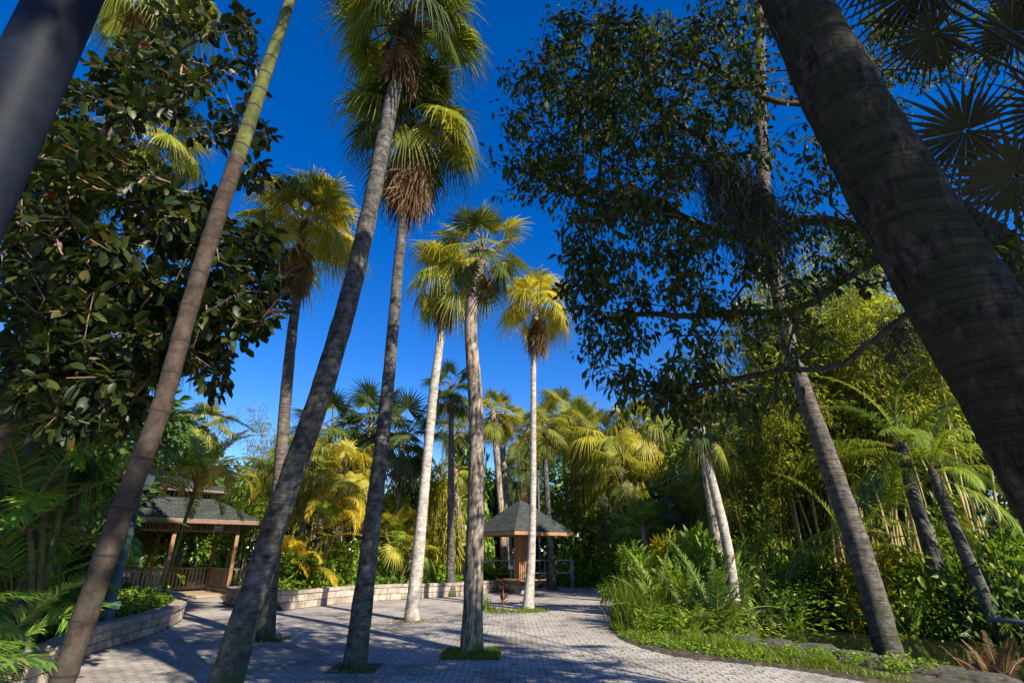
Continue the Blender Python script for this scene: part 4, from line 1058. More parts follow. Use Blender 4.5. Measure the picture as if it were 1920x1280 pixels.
    railing(A3[0], A3[1], A2[0], A2[1]); railing(A2[0], A2[1], -0.9, -0.33); railing(-0.9, -0.33, -0.07, -0.02)
    railing(x1 + 0.08, 0.0, x1 + 1.3, 0.25)
    # small notice on the frieze
    cosa, sina = cos(ang), sin(ang)
    lx = bay * 0.66
    w = np.array([FL[0] + cosa * lx + sina * 0.06, FL[1] + sina * lx - cosa * 0.06, 2.43])
    sg = thing('notice_sign', 'small white notice with dark panel fixed on the pavilion frieze', 'sign', w); sg.rotation_euler = (0, 0, ang)
    mb = MB(); mb.box((-0.15, -0.012, 0), (0.15, 0.0, 0.3), 0); link('board', mb.mesh('board', M['white'], False), sg)
    mb = MB(); mb.box((-0.125, -0.016, 0.15), (0.125, -0.0125, 0.275), 0); link('picture_panel', mb.mesh('picture_panel', M['pale_green'], False), sg)
    mb = MB(); mb.box((-0.125, -0.016, 0.025), (0.125, -0.0125, 0.115), 0)
    for k, (s, e) in enumerate(((-0.09, 0.0), (0.02, 0.085))): mb.box((s, -0.019, 0.05), (e, -0.0165, 0.09), 1)
    link('caption_panel', mb.mesh('caption_panel', [M['ink'], M['white']], False), sg)
pavilion()

# ------------------------------------------------------------------ square kiosk with a seat round its column
def kiosk():
    c = G(977, 1112); c = np.array([c[0], c[1], 0])
    root = thing('kiosk', 'small square kiosk with dark pyramid shingle roof on one wooden column', 'kiosk', c)
    root.rotation_euler = (0, 0, radians(38))
    h = 1.62
    roof_obj('roof', [(h, h, 2.42, 0.03, 0.03, 3.78)], root, M['shingle'])
    mb = MB()
    for (a, b, e, f) in ((-h, -h, h, -h + 0.04), (-h, h - 0.04, h, h), (-h, -h + 0.043, -h + 0.04, h - 0.043), (h - 0.04, -h + 0.043, h, h - 0.043)):
        mb.box((a, b, 2.26), (e, f, 2.395), 0)
    link('fascia', mb.mesh('fascia', M['wood'], False), root)
    mb = MB()
    for k in range(9): t = -h + 0.06 + k * (2 * h - 0.12) / 8; mb.box((t - 0.03, -h + 0.05, 2.3), (t + 0.03, h - 0.05, 2.36), 0)
    link('soffit_joists', mb.mesh('soffit_joists', M['wood_grey'], False), root)
    mb = MB()
    for k in range(4):
        for s in (-1, 1):
            t = -0.15 + k * 0.1
            mb.box((t - 0.034, s * 0.2 - 0.03, 0.32), (t + 0.034, s * 0.2 + 0.03, 2.3), 0, ch=0.008)
            mb.box((s * 0.2 - 0.03, t - 0.034, 0.32), (s * 0.2 + 0.03, t + 0.034, 2.3), 0, ch=0.008)
    mb.box((-0.16, -0.16, 0.3), (0.16, 0.16, 2.3), 1)
    link('column', mb.mesh('column', [M['wood'], M['mortar']], False), root)
    mb = MB(); mb.box((-0.22, -0.22, -0.02), (0.22, 0.22, 0.32), 0, ch=0.02); link('pedestal', mb.mesh('pedestal', M['concrete'], False), root)
    mb = MB()
    for s in (-1, 1):
        for k in range(3):
            o = 0.25 + k * 0.17
            mb.box((-0.78, s * (o + 0.08) - 0.08, 0.5), (0.78, s * (o + 0.08) + 0.08, 0.56), 0, ch=0.008)
            mb.box((s * (o + 0.08) - 0.08, -0.24, 0.5), (s * (o + 0.08) + 0.08, 0.24, 0.56), 0, ch=0.008)
    link('seat', mb.mesh('seat', M['wood'], False), root)
    for k in range(4):
        a = k * pi / 2 + pi / 4
        R = np.array([[cos(a), -sin(a), 0], [sin(a), cos(a), 0], [0, 0, 1]])
        mb = MB(); p = np.array([[0.24, 0, 0.08], [0.9, 0, 0.49]]) @ R.T
        mb.tube(p, 0.045, 4, 0); link('brace', mb.mesh('brace', M['wood'], False), root)
kiosk()

# ------------------------------------------------------------------ pipe railing, lamps, stakes
def pipe_rail():
    a = foot(806, 25.2); b = foot(1076, 27.2)
    base = np.array([a[0], a[1], gz(a[0], a[1])])
    root = thing('pipe_railing', 'low grey pipe railing running behind the kiosk', 'railing', base)
    P = resample(np.array([a[:2], foot(905, 25.5)[:2], foot(1000, 26.8)[:2], b[:2]]), 1.5)
    for z in (0.55, 1.1):
        mb = MB(); mb.tube(np.array([[p[0], p[1], z + 0.15] for p in resample(P, 0.4)]) - base, 0.03, 8); link('rail', mb.mesh('rail', M['galv']), root)
    for p in P:
        mb = MB(); g = gz(*p); mb.tube(np.array([[p[0], p[1], g - 0.05], [p[0], p[1], 1.26]]) - base, 0.028, 8); link('post', mb.mesh('post', M['galv']), root)
pipe_rail()
def lamp(label, loc, h, r=0.055, box=False):
    root = thing('lamp_post', label, 'lamp post', loc)
    mb = MB(); mb.tube(np.array([[0, 0, -0.05], [0, 0, 0.25], [0, 0, 0.3], [0, 0, h]]), np.array([r * 1.25, r * 1.25, r, r * 0.85]), 16); link('shaft', mb.mesh('shaft', M['pole']), root)
    mb = MB(); mb.tube(np.array([[0, 0, h], [0, 0, h + 0.05], [0, 0, h + 0.08], [0, 0, h + 0.3], [0, 0, h + 0.32]]), np.array([r, r * 2.0, r * 2.2, r * 2.6, r * 2.6]), 16); link('lantern', mb.mesh('lantern', M['white']), root)
    mb = MB(); mb.tube(np.array([[0, 0, h + 0.325], [0, 0, h + 0.35], [0, 0, h + 0.44]]), np.array([r * 3.4, r * 3.3, r * 0.5]), 16); link('cap', mb.mesh('cap', M['pole']), root)
    if box:
        mb = MB(); mb.box((r * 0.9, -0.06, 0.28), (r * 0.9 + 0.11, 0.02, 0.42), 0, ch=0.01); link('outlet_box', mb.mesh('outlet_box', M['white'], False), root)
lp = G(197, 1172, 0.3)
lamp('blue grey lamp post with white lantern and white outlet box, in the left planter', (lp[0], lp[1], 0.3), at(268, 918, lp[1])[2] - 0.3, 0.085, True)
q = foot(1013, 27.8); lamp('distant lamp post with white lantern, behind the slender white palm', (q[0], q[1], 0.0), at(1013, 892, 27.8)[2], 0.05)
q = foot(1072, 28.2); root = thing('marker_stake', 'thin grey metal stake among shrubs right of the kiosk', 'stake', (q[0], q[1], gz(q[0], q[1])))
mb = MB(); mb.tube(np.array([[0, 0, -0.1], [0, 0, 1.35]]), 0.035, 6); link('rod', mb.mesh('rod', M['galv']), root)
mb = MB(); mb.tube(np.array([[0, 0, 1.35], [0, 0, 1.39]]), np.array([0.045, 0.03]), 8); link('cap', mb.mesh('cap', M['galv']), root)
q = at(958, 1063, 24.9); root = thing('plant_sign', 'small white plant label sign behind the kiosk', 'sign', (q[0], q[1], gz(q[0], q[1])))
mb = MB(); mb.box((-0.12, -0.01, q[2] - root.location[2] - 0.08), (0.12, 0.01, q[2] - root.location[2] + 0.08), 0); link('plate', mb.mesh('plate', M['white'], False), root)
mb = MB(); mb.box((-0.02, 0.012, -0.1), (0.02, 0.04, q[2] - root.location[2] + 0.05), 0); link('stake', mb.mesh('stake', M['galv'], False), root)

# ------------------------------------------------------------------ shrubs, clumps, undergrowth
def foliage_mesh(seed, n, clumps, size, tmpl, mat, flat=1.0, hang=0.2, inner=0.45):
    """leaf masses of a unit dome: clumps scattered in the shell of a half ball of radius 1, height 1"""
    r = np.random.default_rng(seed); mb = MB()
    q = r.normal(0, 1, (clumps, 3)); q[:, 2] = np.abs(q[:, 2]) * 1.1; q /= np.linalg.norm(q, axis=1)[:, None]
    q *= (inner + (1 - inner) * r.random((clumps, 1)) ** 0.6) * r.uniform(0.75, 1.1, (clumps, 1))
    k = r.integers(0, clumps, n); d = r.normal(0, 1, (n, 3)); d /= np.linalg.norm(d, axis=1)[:, None]
    P = q[k] + d * r.random((n, 1)) ** 0.5 * r.uniform(0.12, 0.3, clumps)[k][:, None]
    P[:, 2] = np.maximum(P[:, 2], 0.02)
    D = d * 0.7 + q[k] * 0.6 + r.normal(0, 0.4, (n, 3)) + np.array([0, 0, -hang])
    Mx = frames(D, roll=r.normal(0, 0.5, n)) * (size * r.uniform(0.65, 1.3, n))[:, None, None]
    mb.scatter(tmpl, Mx, P)
    me = mb.mesh('foliage', mat, True); me['tips'] = 1
    return me
SH = [foliage_mesh(61, 2600, 42, 0.13, T_SMALL, LF['shrub']), foliage_mesh(62, 2600, 36, 0.15, T_SMALL, LF['shrub']),
      foliage_mesh(63, 2800, 40, 0.125, T_OVAL, LF['shrub']), foliage_mesh(64, 3200, 40, 0.16, T_SLIM, LF['shrub'], hang=0.5), foliage_mesh(65, 5200, 70, 0.075, T_SMALL, LF['shrub'])]
def stems_mesh(seed, n=9):
    r = np.random.default_rng(seed); mb = MB()
    for k in range(n):
        a = r.uniform(0, 2 * pi); e = r.uniform(0.3, 0.85)
        mb.tube(np.array([[0.05 * cos(a), 0.05 * sin(a), -0.1], [0.3 * e * cos(a), 0.3 * e * sin(a), 0.4], [0.75 * e * cos(a), 0.75 * e * sin(a), 0.85]]), np.array([0.02, 0.014, 0.006]), 5, 0, False)
    return mb.mesh('stem', B['limb'])
ST = [stems_mesh(71), stems_mesh(72)]
def shrub(label, px, Y, w, h, v=0, mat='shrub', group=None, seed=0, name='shrub'):
    q = foot(px, Y); z = gz(q[0], q[1])
    q = foot(px, Y, z)
    root = thing(name, label, 'shrub', (q[0], q[1], z), group)
    rr = random.Random(seed * 7 + int(px))
    o = link('foliage', SH[v], root, (0, 0, 0.0), rr.uniform(0, 6.28), (w, w * rr.uniform(0.75, 1.0), h)); own_mats(o, [LF[mat]])
    link('stem', ST[seed % 2], root, (0, 0, 0), rr.uniform(0, 6), (w * 0.9, w * 0.9, h * 0.9))
    return root
GS = 'leafy shrubs behind the back wall'
shrub('bright green shrub behind the wall, just right of the big leaning trunk', 560, 20.6, 1.3, 1.5, 2, 'shrub', GS, 1)
shrub('light green broad leaved shrub behind the wall, left of the straight grey palm', 625, 21.4, 1.1, 1.9, 2, 'shrub', GS, 2)
shrub('low green shrub behind the wall, right against the straight grey palm', 700, 22.4, 1.2, 1.5, 0, 'shrub', GS, 3)
shrub('yellow feathery shrub at the back, between the white and straight grey palms', 812, 24.5, 1.7, 4.4, 3, 'shrub_gold', GS, 4)
shrub('tall yellow green shrub at the back behind the straight grey palm', 735, 25.5, 1.9, 4.0, 4, 'shrub_gold', GS, 5)
shrub('dark green shrub behind the wall, right of the white sunlit palm', 815, 24.2, 1.1, 1.4, 0, 'shrub', GS, 6)
shrub('tall leafy green tree-like shrub behind the thin dark crowned palm', 870, 29.0, 1.8, 7.0, 2, 'shrub', GS, 7)
shrub('low dark shrub under the pipe railing left of the kiosk', 915, 26.5, 1.5, 1.0, 0, 'shrub', GS, 8)
GK = 'shrubs closing the far end of the path'
shrub('dark round vine covered shrub right of the kiosk roof corner', 1105, 30.5, 2.0, 3.4, 0, 'shrub', GK, 9)
shrub('low bright green shrub at the far end of the path', 1122, 29.8, 1.5, 1.1, 0, 'shrub', GK, 10)
shrub('leafy shrub between the vine covered shrub and the fern bank', 1175, 27.5, 1.7, 2.6, 0, 'shrub', GK, 11)
shrub('tall dark shrub behind the fan palm clump on the path bend', 1225, 26.0, 2.3, 4.2, 4, 'shrub', GK, 12)
shrub('low shrub just right of the thin stake, at the path end', 1080, 29.4, 1.0, 0.9, 1, 'shrub', GK, 13)
GI = 'shrubs on the fern bank between path and pond'
shrub('bright shrub in the fern bank under the white barked leaning palm', 1310, 14.8, 1.3, 1.9, 1, 'shrub', GI, 14)
shrub('small green shrub behind the sword grass on the path bend', 1205, 17.2, 1.3, 1.6, 3, 'shrub', GI, 15)
shrub('yellowish thin leaved shrub at the middle of the fern bank', 1265, 15.6, 1.1, 1.8, 3, 'shrub_gold', GI, 16)
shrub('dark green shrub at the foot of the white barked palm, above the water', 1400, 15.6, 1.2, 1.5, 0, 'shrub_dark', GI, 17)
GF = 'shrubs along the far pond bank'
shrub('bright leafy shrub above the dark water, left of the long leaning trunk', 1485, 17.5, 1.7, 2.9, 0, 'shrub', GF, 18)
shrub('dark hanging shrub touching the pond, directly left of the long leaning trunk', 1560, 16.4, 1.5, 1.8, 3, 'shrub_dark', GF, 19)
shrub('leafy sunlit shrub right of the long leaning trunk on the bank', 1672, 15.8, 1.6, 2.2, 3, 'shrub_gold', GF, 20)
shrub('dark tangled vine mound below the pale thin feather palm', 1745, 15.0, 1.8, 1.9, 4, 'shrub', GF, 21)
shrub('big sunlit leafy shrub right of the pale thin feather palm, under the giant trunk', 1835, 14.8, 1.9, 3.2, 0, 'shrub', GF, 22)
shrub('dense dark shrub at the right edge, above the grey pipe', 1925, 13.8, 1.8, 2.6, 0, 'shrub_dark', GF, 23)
shrub('pale green shrub on the bank between the bamboo and the dark water', 1440, 19.5, 1.6, 2.6, 1, 'shrub', GF, 24)
shrub('yellow green shrub low among the bamboo culms', 1590, 19.0, 1.8, 2.8, 3, 'shrub', GF, 25)
GL = 'shrubs in the left planter'
shrub('low green plant in the curved planter, at the foot of the lamp post', 228, 13.4, 0.6, 0.35, 2, 'shrub', GL, 26)
shrub('low green plants at the rounded tip of the planter wall', 296, 15.8, 0.6, 0.3, 2, 'shrub', GL, 27)
shrub('bright low plant in the planter just left of the ringed cane palm', 90, 11.4, 0.9, 0.7, 2, 'shrub', GL, 28)
shrub('dark shrub behind the lamp post, left of the picket fence', 120, 19.5, 1.0, 1.2, 0, 'shrub_dark', GL, 29)
shrub('tall dark shrub at the far left behind the near fronds', 30, 12.5, 2.2, 3.2, 0, 'shrub_dark', GL, 30)
shrub('dark shrub left of the ringed cane palm, behind the planter', 45, 15.5, 1.9, 3.6, 1, 'shrub_dark', GL, 31)

# cane-stemmed feather palms (clumps)
def stem_clump(label, px, Y, n, h, size, mats=('areca', 'petiole'), group=None, seed=0, lean=0.25, fr=PIN, lo=0, hi=82, per=7, mix=None, cane='cane_green', arch=0, name='areca_palm', archmat='areca_gold'):
    r = np.random.default_rng(seed + 500)
    q = foot(px, Y); z = gz(q[0], q[1]); q = foot(px, Y, z)
    root = thing(name, label, 'palm tree', (q[0], q[1], z), group)
    for k in range(n):
        a = r.uniform(0, 2 * pi); l = lean * r.uniform(0.2, 1.0) * h; hh = h * r.uniform(0.55, 1.0)
        t = np.linspace(0, 1, 7)[:, None]
        P = np.array([0.12 * cos(a), 0.12 * sin(a), -0.1]) + np.array([cos(a) * l, sin(a) * l, 0]) * t ** 1.6 + np.array([0, 0, hh + 0.1]) * t
        mb = MB(); mb.tube(P, np.linspace(0.045, 0.03, 7), 8); link('stem', mb.mesh('stem', B[cane]), root)
        add_crown(root, P[-1], per, size * r.uniform(0.85, 1.1), fr, mats, lo, hi, 0, seed=seed * 10 + k, mix=mix)
        for j in range(arch):
            o = link('frond', PIN['arch'][r.integers(2)], root, P[-1], r.uniform(-1.9, 0.6), size * r.uniform(0.8, 1.0)); own_mats(o, [LF[archmat], LF['petiole']])
    return root
GA = 'feather leaved clump palms around the pavilion'
stem_clump('tall feather palm over the pavilion with long golden arching fronds', 296, 17.6, 2, 4.4, 1.15, ('areca', 'petiole'), GA, 1, 0.08, per=8, mix=('areca_gold', 0.3), arch=6)
stem_clump('golden feather palm clump behind the wall, beside the big leaning trunk', 590, 20.6, 3, 2.6, 1.05, ('areca', 'petiole'), GA, 2, 0.3, per=7, mix=('areca_gold', 0.55), arch=1)
stem_clump('yellow feather palm low behind the wall, nearest the slim palm base', 540, 20.3, 3, 1.2, 0.9, ('areca_gold', 'petiole'), GA, 3, 0.4, per=6)
stem_clump('green feather palm clump behind the picket fence, right of the lamp post', 250, 24.0, 3, 1.6, 1.1, ('areca', 'petiole'), GA, 4, 0.35, per=6, mix=('areca_gold', 0.2))
stem_clump('dark green feather palm clump in the left planter, behind the ringed cane palm', 85, 12.2, 3, 2.2, 0.95, ('near', 'petiole'), GA, 5, 0.35, per=7, mix=('areca', 0.35))
stem_clump('dark feather palm clump under the oval leaved tree at left', 60, 9.6, 3, 2.2, 1.0, ('near', 'petiole'), GA, 6, 0.35, per=7, mix=('areca', 0.25))
stem_clump('bright feather palm clump between pavilion roof and the slim palm', 500, 25.0, 4, 3.6, 1.15, ('areca', 'petiole'), GA, 7, 0.3, per=7, mix=('areca_gold', 0.4))
stem_clump('feather palm clump left of the pavilion roof', 150, 21.5, 3, 3.4, 1.15, ('areca', 'petiole'), GA, 8, 0.3, per=7, mix=('areca_dark', 0.5))
stem_clump('broad leaflet cane palm, yellow green, behind the wall by the white palm', 745, 22.4, 6, 2.2, 0.9, ('fan_gold', 'petiole'), GA, 9, 0.35, STF, per=6, lo=-20, mix=('areca', 0.5))
stem_clump('sunlit feather palm fronds low at the left, behind the near blades', -110, 6.8, 2, 0.5, 0.7, ('near', 'petiole'), GA, 10, 0.4, per=7, lo=0, hi=70)
stem_clump('feather palm with drooping fronds on the far bank, right of the bamboo', 1660, 17.0, 2, 4.4, 1.25, ('areca', 'petiole'), GA, 11, 0.3, fr=PINL, per=7, mix=('areca_dark', 0.5))
stem_clump('blue green feather palm clump at the path end, right of the kiosk roof', 1062, 31.0, 4, 2.6, 1.1, ('areca', 'petiole'), GA, 12, 0.3, per=7, mix=('areca_dark', 0.5))

stem_clump('broad green feather palm low at the far left, above the planter wall', -110, 7.8, 3, 1.3, 0.9, ('near', 'petiole'), GA, 13, 0.4, per=8, lo=-5, hi=78)
stem_clump('green feather palm clump at left, left of the ringed cane trunk', 0, 9.6, 3, 1.6, 0.85, ('near', 'petiole'), GA, 14, 0.4, per=7, mix=('areca', 0.3))
stem_clump('shaded feather palm at left, tallest below the oval leaves', 60, 8.0, 3, 3.0, 1.1, ('areca_dark', 'petiole'), GA, 15, 0.3, per=7, mix=('near', 0.3))
# fan palm thicket at the back
def low_fan(label, px, py, Y, size, n, mats=('fan', 'petiole'), dead=6, fr=FAN, group='fan palms massed at the back', seed=0, bark='fissured', lo=-45, mix=None):
    top = at(px, py, Y); z = gz(top[0], Y)
    root = thing('fan_palm', label, 'palm tree', (top[0], Y, z), group)
    P = np.array([[top[0] + 0.1, Y, z - 0.1], [top[0] + 0.05, Y, (z + top[2]) / 2], top])
    make_trunk(root, P, np.array([0.17, 0.14, 0.12]) * (0.5 if Y < 12 else 1), 'dark' if Y < 12 else bark, 1.2, seed=seed, sides=10, step=0.4)
    add_crown(root, top - np.array(root.location), n, size, fr, mats, lo, 78, dead, seed=seed, mix=mix, dead_drop=0.5)
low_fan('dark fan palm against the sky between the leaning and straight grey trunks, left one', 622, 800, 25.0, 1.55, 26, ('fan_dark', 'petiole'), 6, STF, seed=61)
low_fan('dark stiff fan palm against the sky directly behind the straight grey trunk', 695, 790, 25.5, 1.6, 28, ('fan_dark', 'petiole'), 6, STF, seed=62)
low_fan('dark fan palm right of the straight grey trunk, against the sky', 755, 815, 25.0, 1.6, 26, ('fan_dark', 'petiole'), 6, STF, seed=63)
low_fan('drooping yellow green fan palm behind the big leaning trunk, upper one', 585, 850, 23.0, 1.3, 20, ('fan', 'petiole'), 6, seed=64)
low_fan('drooping golden fan palm just left of the straight grey trunk', 648, 880, 22.5, 1.25, 20, ('fan_gold', 'petiole'), 8, seed=65)
low_fan('fan palm with brown skirt behind the pavilion palms, beside the slim palm', 520, 870, 27.0, 1.0, 16, ('fan', 'petiole'), 5, seed=66)
low_fan('green fan palm behind the dark crowned thin palm, lower and wider', 860, 800, 31.0, 1.2, 20, ('fan', 'petiole'), 4, seed=67)
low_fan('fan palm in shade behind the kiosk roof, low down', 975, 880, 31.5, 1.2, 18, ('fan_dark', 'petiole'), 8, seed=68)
low_fan('fan palm with drooping green fronds right of the slender white palm', 1085, 800, 33.0, 1.7, 24, ('fan', 'petiole'), 8, seed=69)
low_fan('pale green fan palm in the sun, third to the right of the kiosk', 1130, 825, 31.0, 1.7, 24, ('fan', 'petiole'), 10, seed=70, mix=('fan_gold', 0.3))
low_fan('fan palm with hanging dead brown fronds above the path bend', 1165, 880, 28.0, 1.4, 16, ('fan', 'petiole'), 16, seed=71)
low_fan('fan palm highest behind the thin grey palm, right of the kiosk roof', 1055, 772, 36.0, 1.7, 24, ('fan', 'petiole'), 6, seed=85)
low_fan('olive fan palm under the leaf tips of the canopy, right of the sunny pale one', 1195, 800, 30.0, 1.6, 24, ('fan', 'petiole'), 10, seed=86, mix=('fan_gold', 0.3))
low_fan('shaggy fan palm low behind the vine covered shrub', 1115, 900, 32.0, 1.5, 20, ('fan', 'petiole'), 14, seed=87)
low_fan('wide fan palm between the thin close pair and the kiosk roof top', 985, 810, 33.0, 1.6, 22, ('fan', 'petiole'), 6, seed=88)
low_fan('blue green low fan palm above the far path end', 1150, 968, 27.0, 1.0, 16, ('fan_dark', 'petiole'), 2, STF, seed=72, lo=-30)
low_fan('upright young fan palm on the path bend, its fans held high', 1205, 985, 24.0, 1.0, 14, ('areca', 'petiole'), 2, STF, seed=73, lo=0)
low_fan('dark fan palm in the bamboo shade, left of the white barked palm', 1255, 930, 24.5, 1.0, 16, ('fan_dark', 'petiole'), 6, STF, seed=74)
low_fan('fan palm with yellow fronds high behind the white barked palm', 1300, 730, 17.5, 0.9, 16, ('fan', 'petiole'), 4, STF, seed=75)
low_fan('tall fan palm behind the pavilion, half hidden by the ringed cane palm', 385, 800, 26.0, 1.2, 16, ('fan', 'petiole'), 4, seed=76)
GLF = 'fan palms behind the oval leaved tree'
low_fan('fan palm with a drooping fringe behind the oval leaves, against the upper left sky', 300, 262, 8.6, 0.78, 20, ('fan', 'petiole'), 4, group=GLF, seed=77, mix=('fan_dark', .5))
low_fan('fan palm with straw coloured hanging fronds left of the ringed cane', 225, 640, 9.6, 1.0, 20, ('fan_dark', 'petiole'), 12, group=GLF, seed=78)
low_fan('highest pale fan palm at the top left, above the oval leaves', 300, -20, 7.4, 0.95, 22, ('fan', 'petiole'), 4, group=GLF, seed=79)
low_fan('shaded fan palm at the far left between the oval leaves and near fronds', 60, 780, 8.4, 1.0, 18, ('fan_dark', 'petiole'), 5, group=GLF, seed=80)
low_fan('fan palm in the oval leaves at mid height, beside the close blue grey post', 110, 300, 8.8, 1.0, 18, ('fan', 'petiole'), 4, group=GLF, seed=81)

# fronds reaching in at the lower left corner
def near_fronds(label, base, spec, seed, mat='near', scale=0.76, fr=None):
    r = np.random.default_rng(seed)
    root = thing('feather_palm', label, 'palm tree', base, 'close fronds at the lower left corner')
    NF = [pin_frond(81, 42, 1.7, 70, 36, 0.52, 0.017, 0.25, 0.4), pin_frond(82, 25, 1.6, 55, 36, 0.52, 0.018, 0.25, 0.35), pin_frond(83, 60, 1.8, 80, 36, 0.52, 0.017, 0.25, 0.4)]
    mb = MB(); mb.tube(np.array([[0, 0, -0.1], [0, 0, 0.35]]), np.array([0.1, 0.07]), 10); link('stem', mb.mesh('stem', B['fissured']), root)
    for k, (az, v, s) in enumerate(spec):
        o = link('frond', NF[v], root, (0, 0, 0.3), radians(az), s * scale); own_mats(o, [LF[mat], LF['petiole']])
near_fronds('close soft green fronds entering at the lower left corner', (-3.9, 2.9, 0.0), [(10, 0, 1.05), (40, 2, 1.15), (-15, 1, 0.9), (70, 2, 1.2), (120, 2, 1), (180, 0, 1), (-60, 2, 1.0), (25, 2, 1.25), (60, 0, 1.0), (-35, 0, 1.0), (5, 2, 1.1)], 1)
near_fronds('sunlit feather fronds behind the closest ones, over the planter wall', (-5.6, 5.3, 0.3), [(5, 0, 1.05), (30, 2, 1.1), (-20, 0, 1.0), (60, 2, 1.0), (-50, 1, 0.9), (100, 0, 1), (20, 1, 1.0), (150, 2, 1)], 2, 'near', 0.7)

# fern bank: cycads, ferns, sword grass
FERN = [pin_frond(91, 78, 1.5, 35, 34, 0.2, 0.014, 0.15, 0.1, 0.12, 65), pin_frond(92, 62, 1.4, 55, 34, 0.2, 0.014, 0.15, 0.1, 0.12, 65), pin_frond(93, 42, 1.3, 60, 34, 0.2, 0.014, 0.15, 0.15, 0.12, 65)]
def fern(label, px, Y, n, size, mat='shrub', group='ferns and cycads on the fern bank', seed=0, lo=0):
    r = np.random.default_rng(seed + 900); q = foot(px, Y); z = gz(q[0], q[1]); q = foot(px, Y, z)
    root = thing('fern', label, 'fern', (q[0], q[1], z), group)
    for k in range(n):
        o = link('frond', FERN[min(2, lo + int(3 * k / n))], root, (0, 0, 0.02), k * 2.4 + r.normal(0, 0.2), size * r.uniform(0.8, 1.1)); own_mats(o, [LF[mat], LF['petiole']])
    mb = MB(); mb.tube(np.array([[0, 0, -0.1], [0, 0, 0.12]]), np.array([0.09, 0.05]), 8); link('crown_base', mb.mesh('crown_base', B['fissured']), root)
fern('tall upright cycad in the middle of the fern bank, blue green fronds', 1345, 12.6, 14, 1.35, 'areca_dark', seed=1)
fern('spreading dark cycad right of the tall upright one, at the water edge', 1395, 13.0, 12, 1.0, 'areca_dark', seed=2)
fern('bright green fern on the path side of the bank, behind the sword grass', 1240, 13.6, 14, 1.1, 'shrub', seed=3)
fern('leafy fern with long arching fronds at the bank crest', 1290, 14.2, 14, 1.25, 'shrub', seed=4)
fern('small yellow fern by the rock on the grass strip', 1300, 11.8, 9, 0.6, 'areca', seed=5)
fern('dark fern low beneath the tall upright cycad', 1300, 13.0, 12, 0.85, 'shrub_dark', seed=6)
fern('fern overhanging the far water, left of the long leaning trunk', 1500, 15.6, 12, 0.95, 'shrub', seed=7)
fern('fern at the back of the bank, under the white barked palm', 1350, 16.0, 12, 1.2, 'shrub', seed=8)
fern('fern with pale fronds on the far bank, right of the long leaning trunk', 1720, 14.2, 10, 0.9, 'shrub', seed=9)
fern('bushy rust brown dry fern heap in the lower right corner', 1890, 8.7, 22, 0.62, 'rust', seed=10)
fern('second rust brown dry fern, behind the corner heap', 1850, 9.8, 18, 0.6, 'rust', seed=11)

def blades(mb, P, h, r, w=0.006, bend=0.5, mat=0):
    n = len(P); a = r.uniform(0, 2 * pi, n); hh = h * r.uniform(0.5, 1.15, n); b = bend * r.uniform(0.3, 1.3, n)
    dx = np.stack([np.cos(a), np.sin(a), 0 * a], 1); sd = np.stack([-np.sin(a), np.cos(a), 0 * a], 1)
    lv = []
    for t in (0, 0.45, 0.8, 1.0):
        c0 = P + dx * (hh * b * t ** 2)[:, None] + np.stack([0 * a, 0 * a, hh * (t - 0.35 * b * t ** 2.5)], 1)
        ww = w * (1 - t ** 2 * 0.97); lv += [c0 + sd * ww, c0 - sd * ww]
    V = np.stack(lv, 1).reshape(-1, 3); o = (np.arange(n) * 8)[:, None, None]
    F = (np.array([[0, 1, 3, 2], [2, 3, 5, 4], [4, 5, 7, 6]])[None] + o).reshape(-1, 4)
    mb.add(V, F, mat)
def sword(label, px, Y, n, h, rad, seed, mat='grass', w=0.008):
    r = np.random.default_rng(seed); q = foot(px, Y); z = gz(q[0], q[1]); q = foot(px, Y, z)
    P = np.stack([r.normal(0, rad, n), r.normal(0, rad, n), np.zeros(n) - 0.02], 1); mb = MB(); blades(mb, P, h, r, w, 0.6)
    thing('sword_grass', label, 'grass clump', (q[0], q[1], max(z, 0)), 'clumps of long bladed grass', mb.mesh('sword_grass', LF[mat]))
sword('tall fine grass clump at the tip of the fern bank, where the path bends', 1185, 14.0, 420, 1.15, 0.22, 1)
sword('long bladed grass clump right of the tip clump on the path bend', 1215, 12.9, 420, 1.0, 0.25, 2)
sword('darker grass clump behind the path bend, nearest the ferns', 1240, 14.4, 300, 1.1, 0.22, 3, 'shrub')
sword('short grass tuft at the foot of the rough dark palm on the kiosk side', 908, 17.5, 60, 0.5, 0.08, 4, 'grass', 0.012)
sword('small yellow grass tuft beside the red leaved plant', 925, 17.6, 40, 0.25, 0.12, 5, 'grass', 0.01)

# red cordyline near the kiosk
q = foot(943, 17.3); root = thing('cordyline', 'small red leaved plant on the paving before the kiosk', 'plant', (q[0], q[1], 0.0))
mb = MB(); mb.tube(np.array([[0, 0, -0.05], [0.01, 0, 0.4], [0, 0, 0.62]]), np.array([0.018, 0.014, 0.01]), 6); link('stem', mb.mesh('stem', B['tan']), root)
mb = MB(); r = np.random.default_rng(3); n = 26
D = np.stack([r.normal(0, 1, n), r.normal(0, 1, n), r.uniform(0.1, 1.2, n)], 1); Mx = frames(D, roll=r.normal(0, 0.4, n)) * r.uniform(0.18, 0.3, n)[:, None, None]
mb.scatter(leaf_t(0.13, 0.2, 0.25), Mx, np.stack([0 * D[:, 0], 0 * D[:, 0], r.uniform(0.15, 0.62, n)], 1)); link('leaves', mb.mesh('leaves', LF['red']), root)

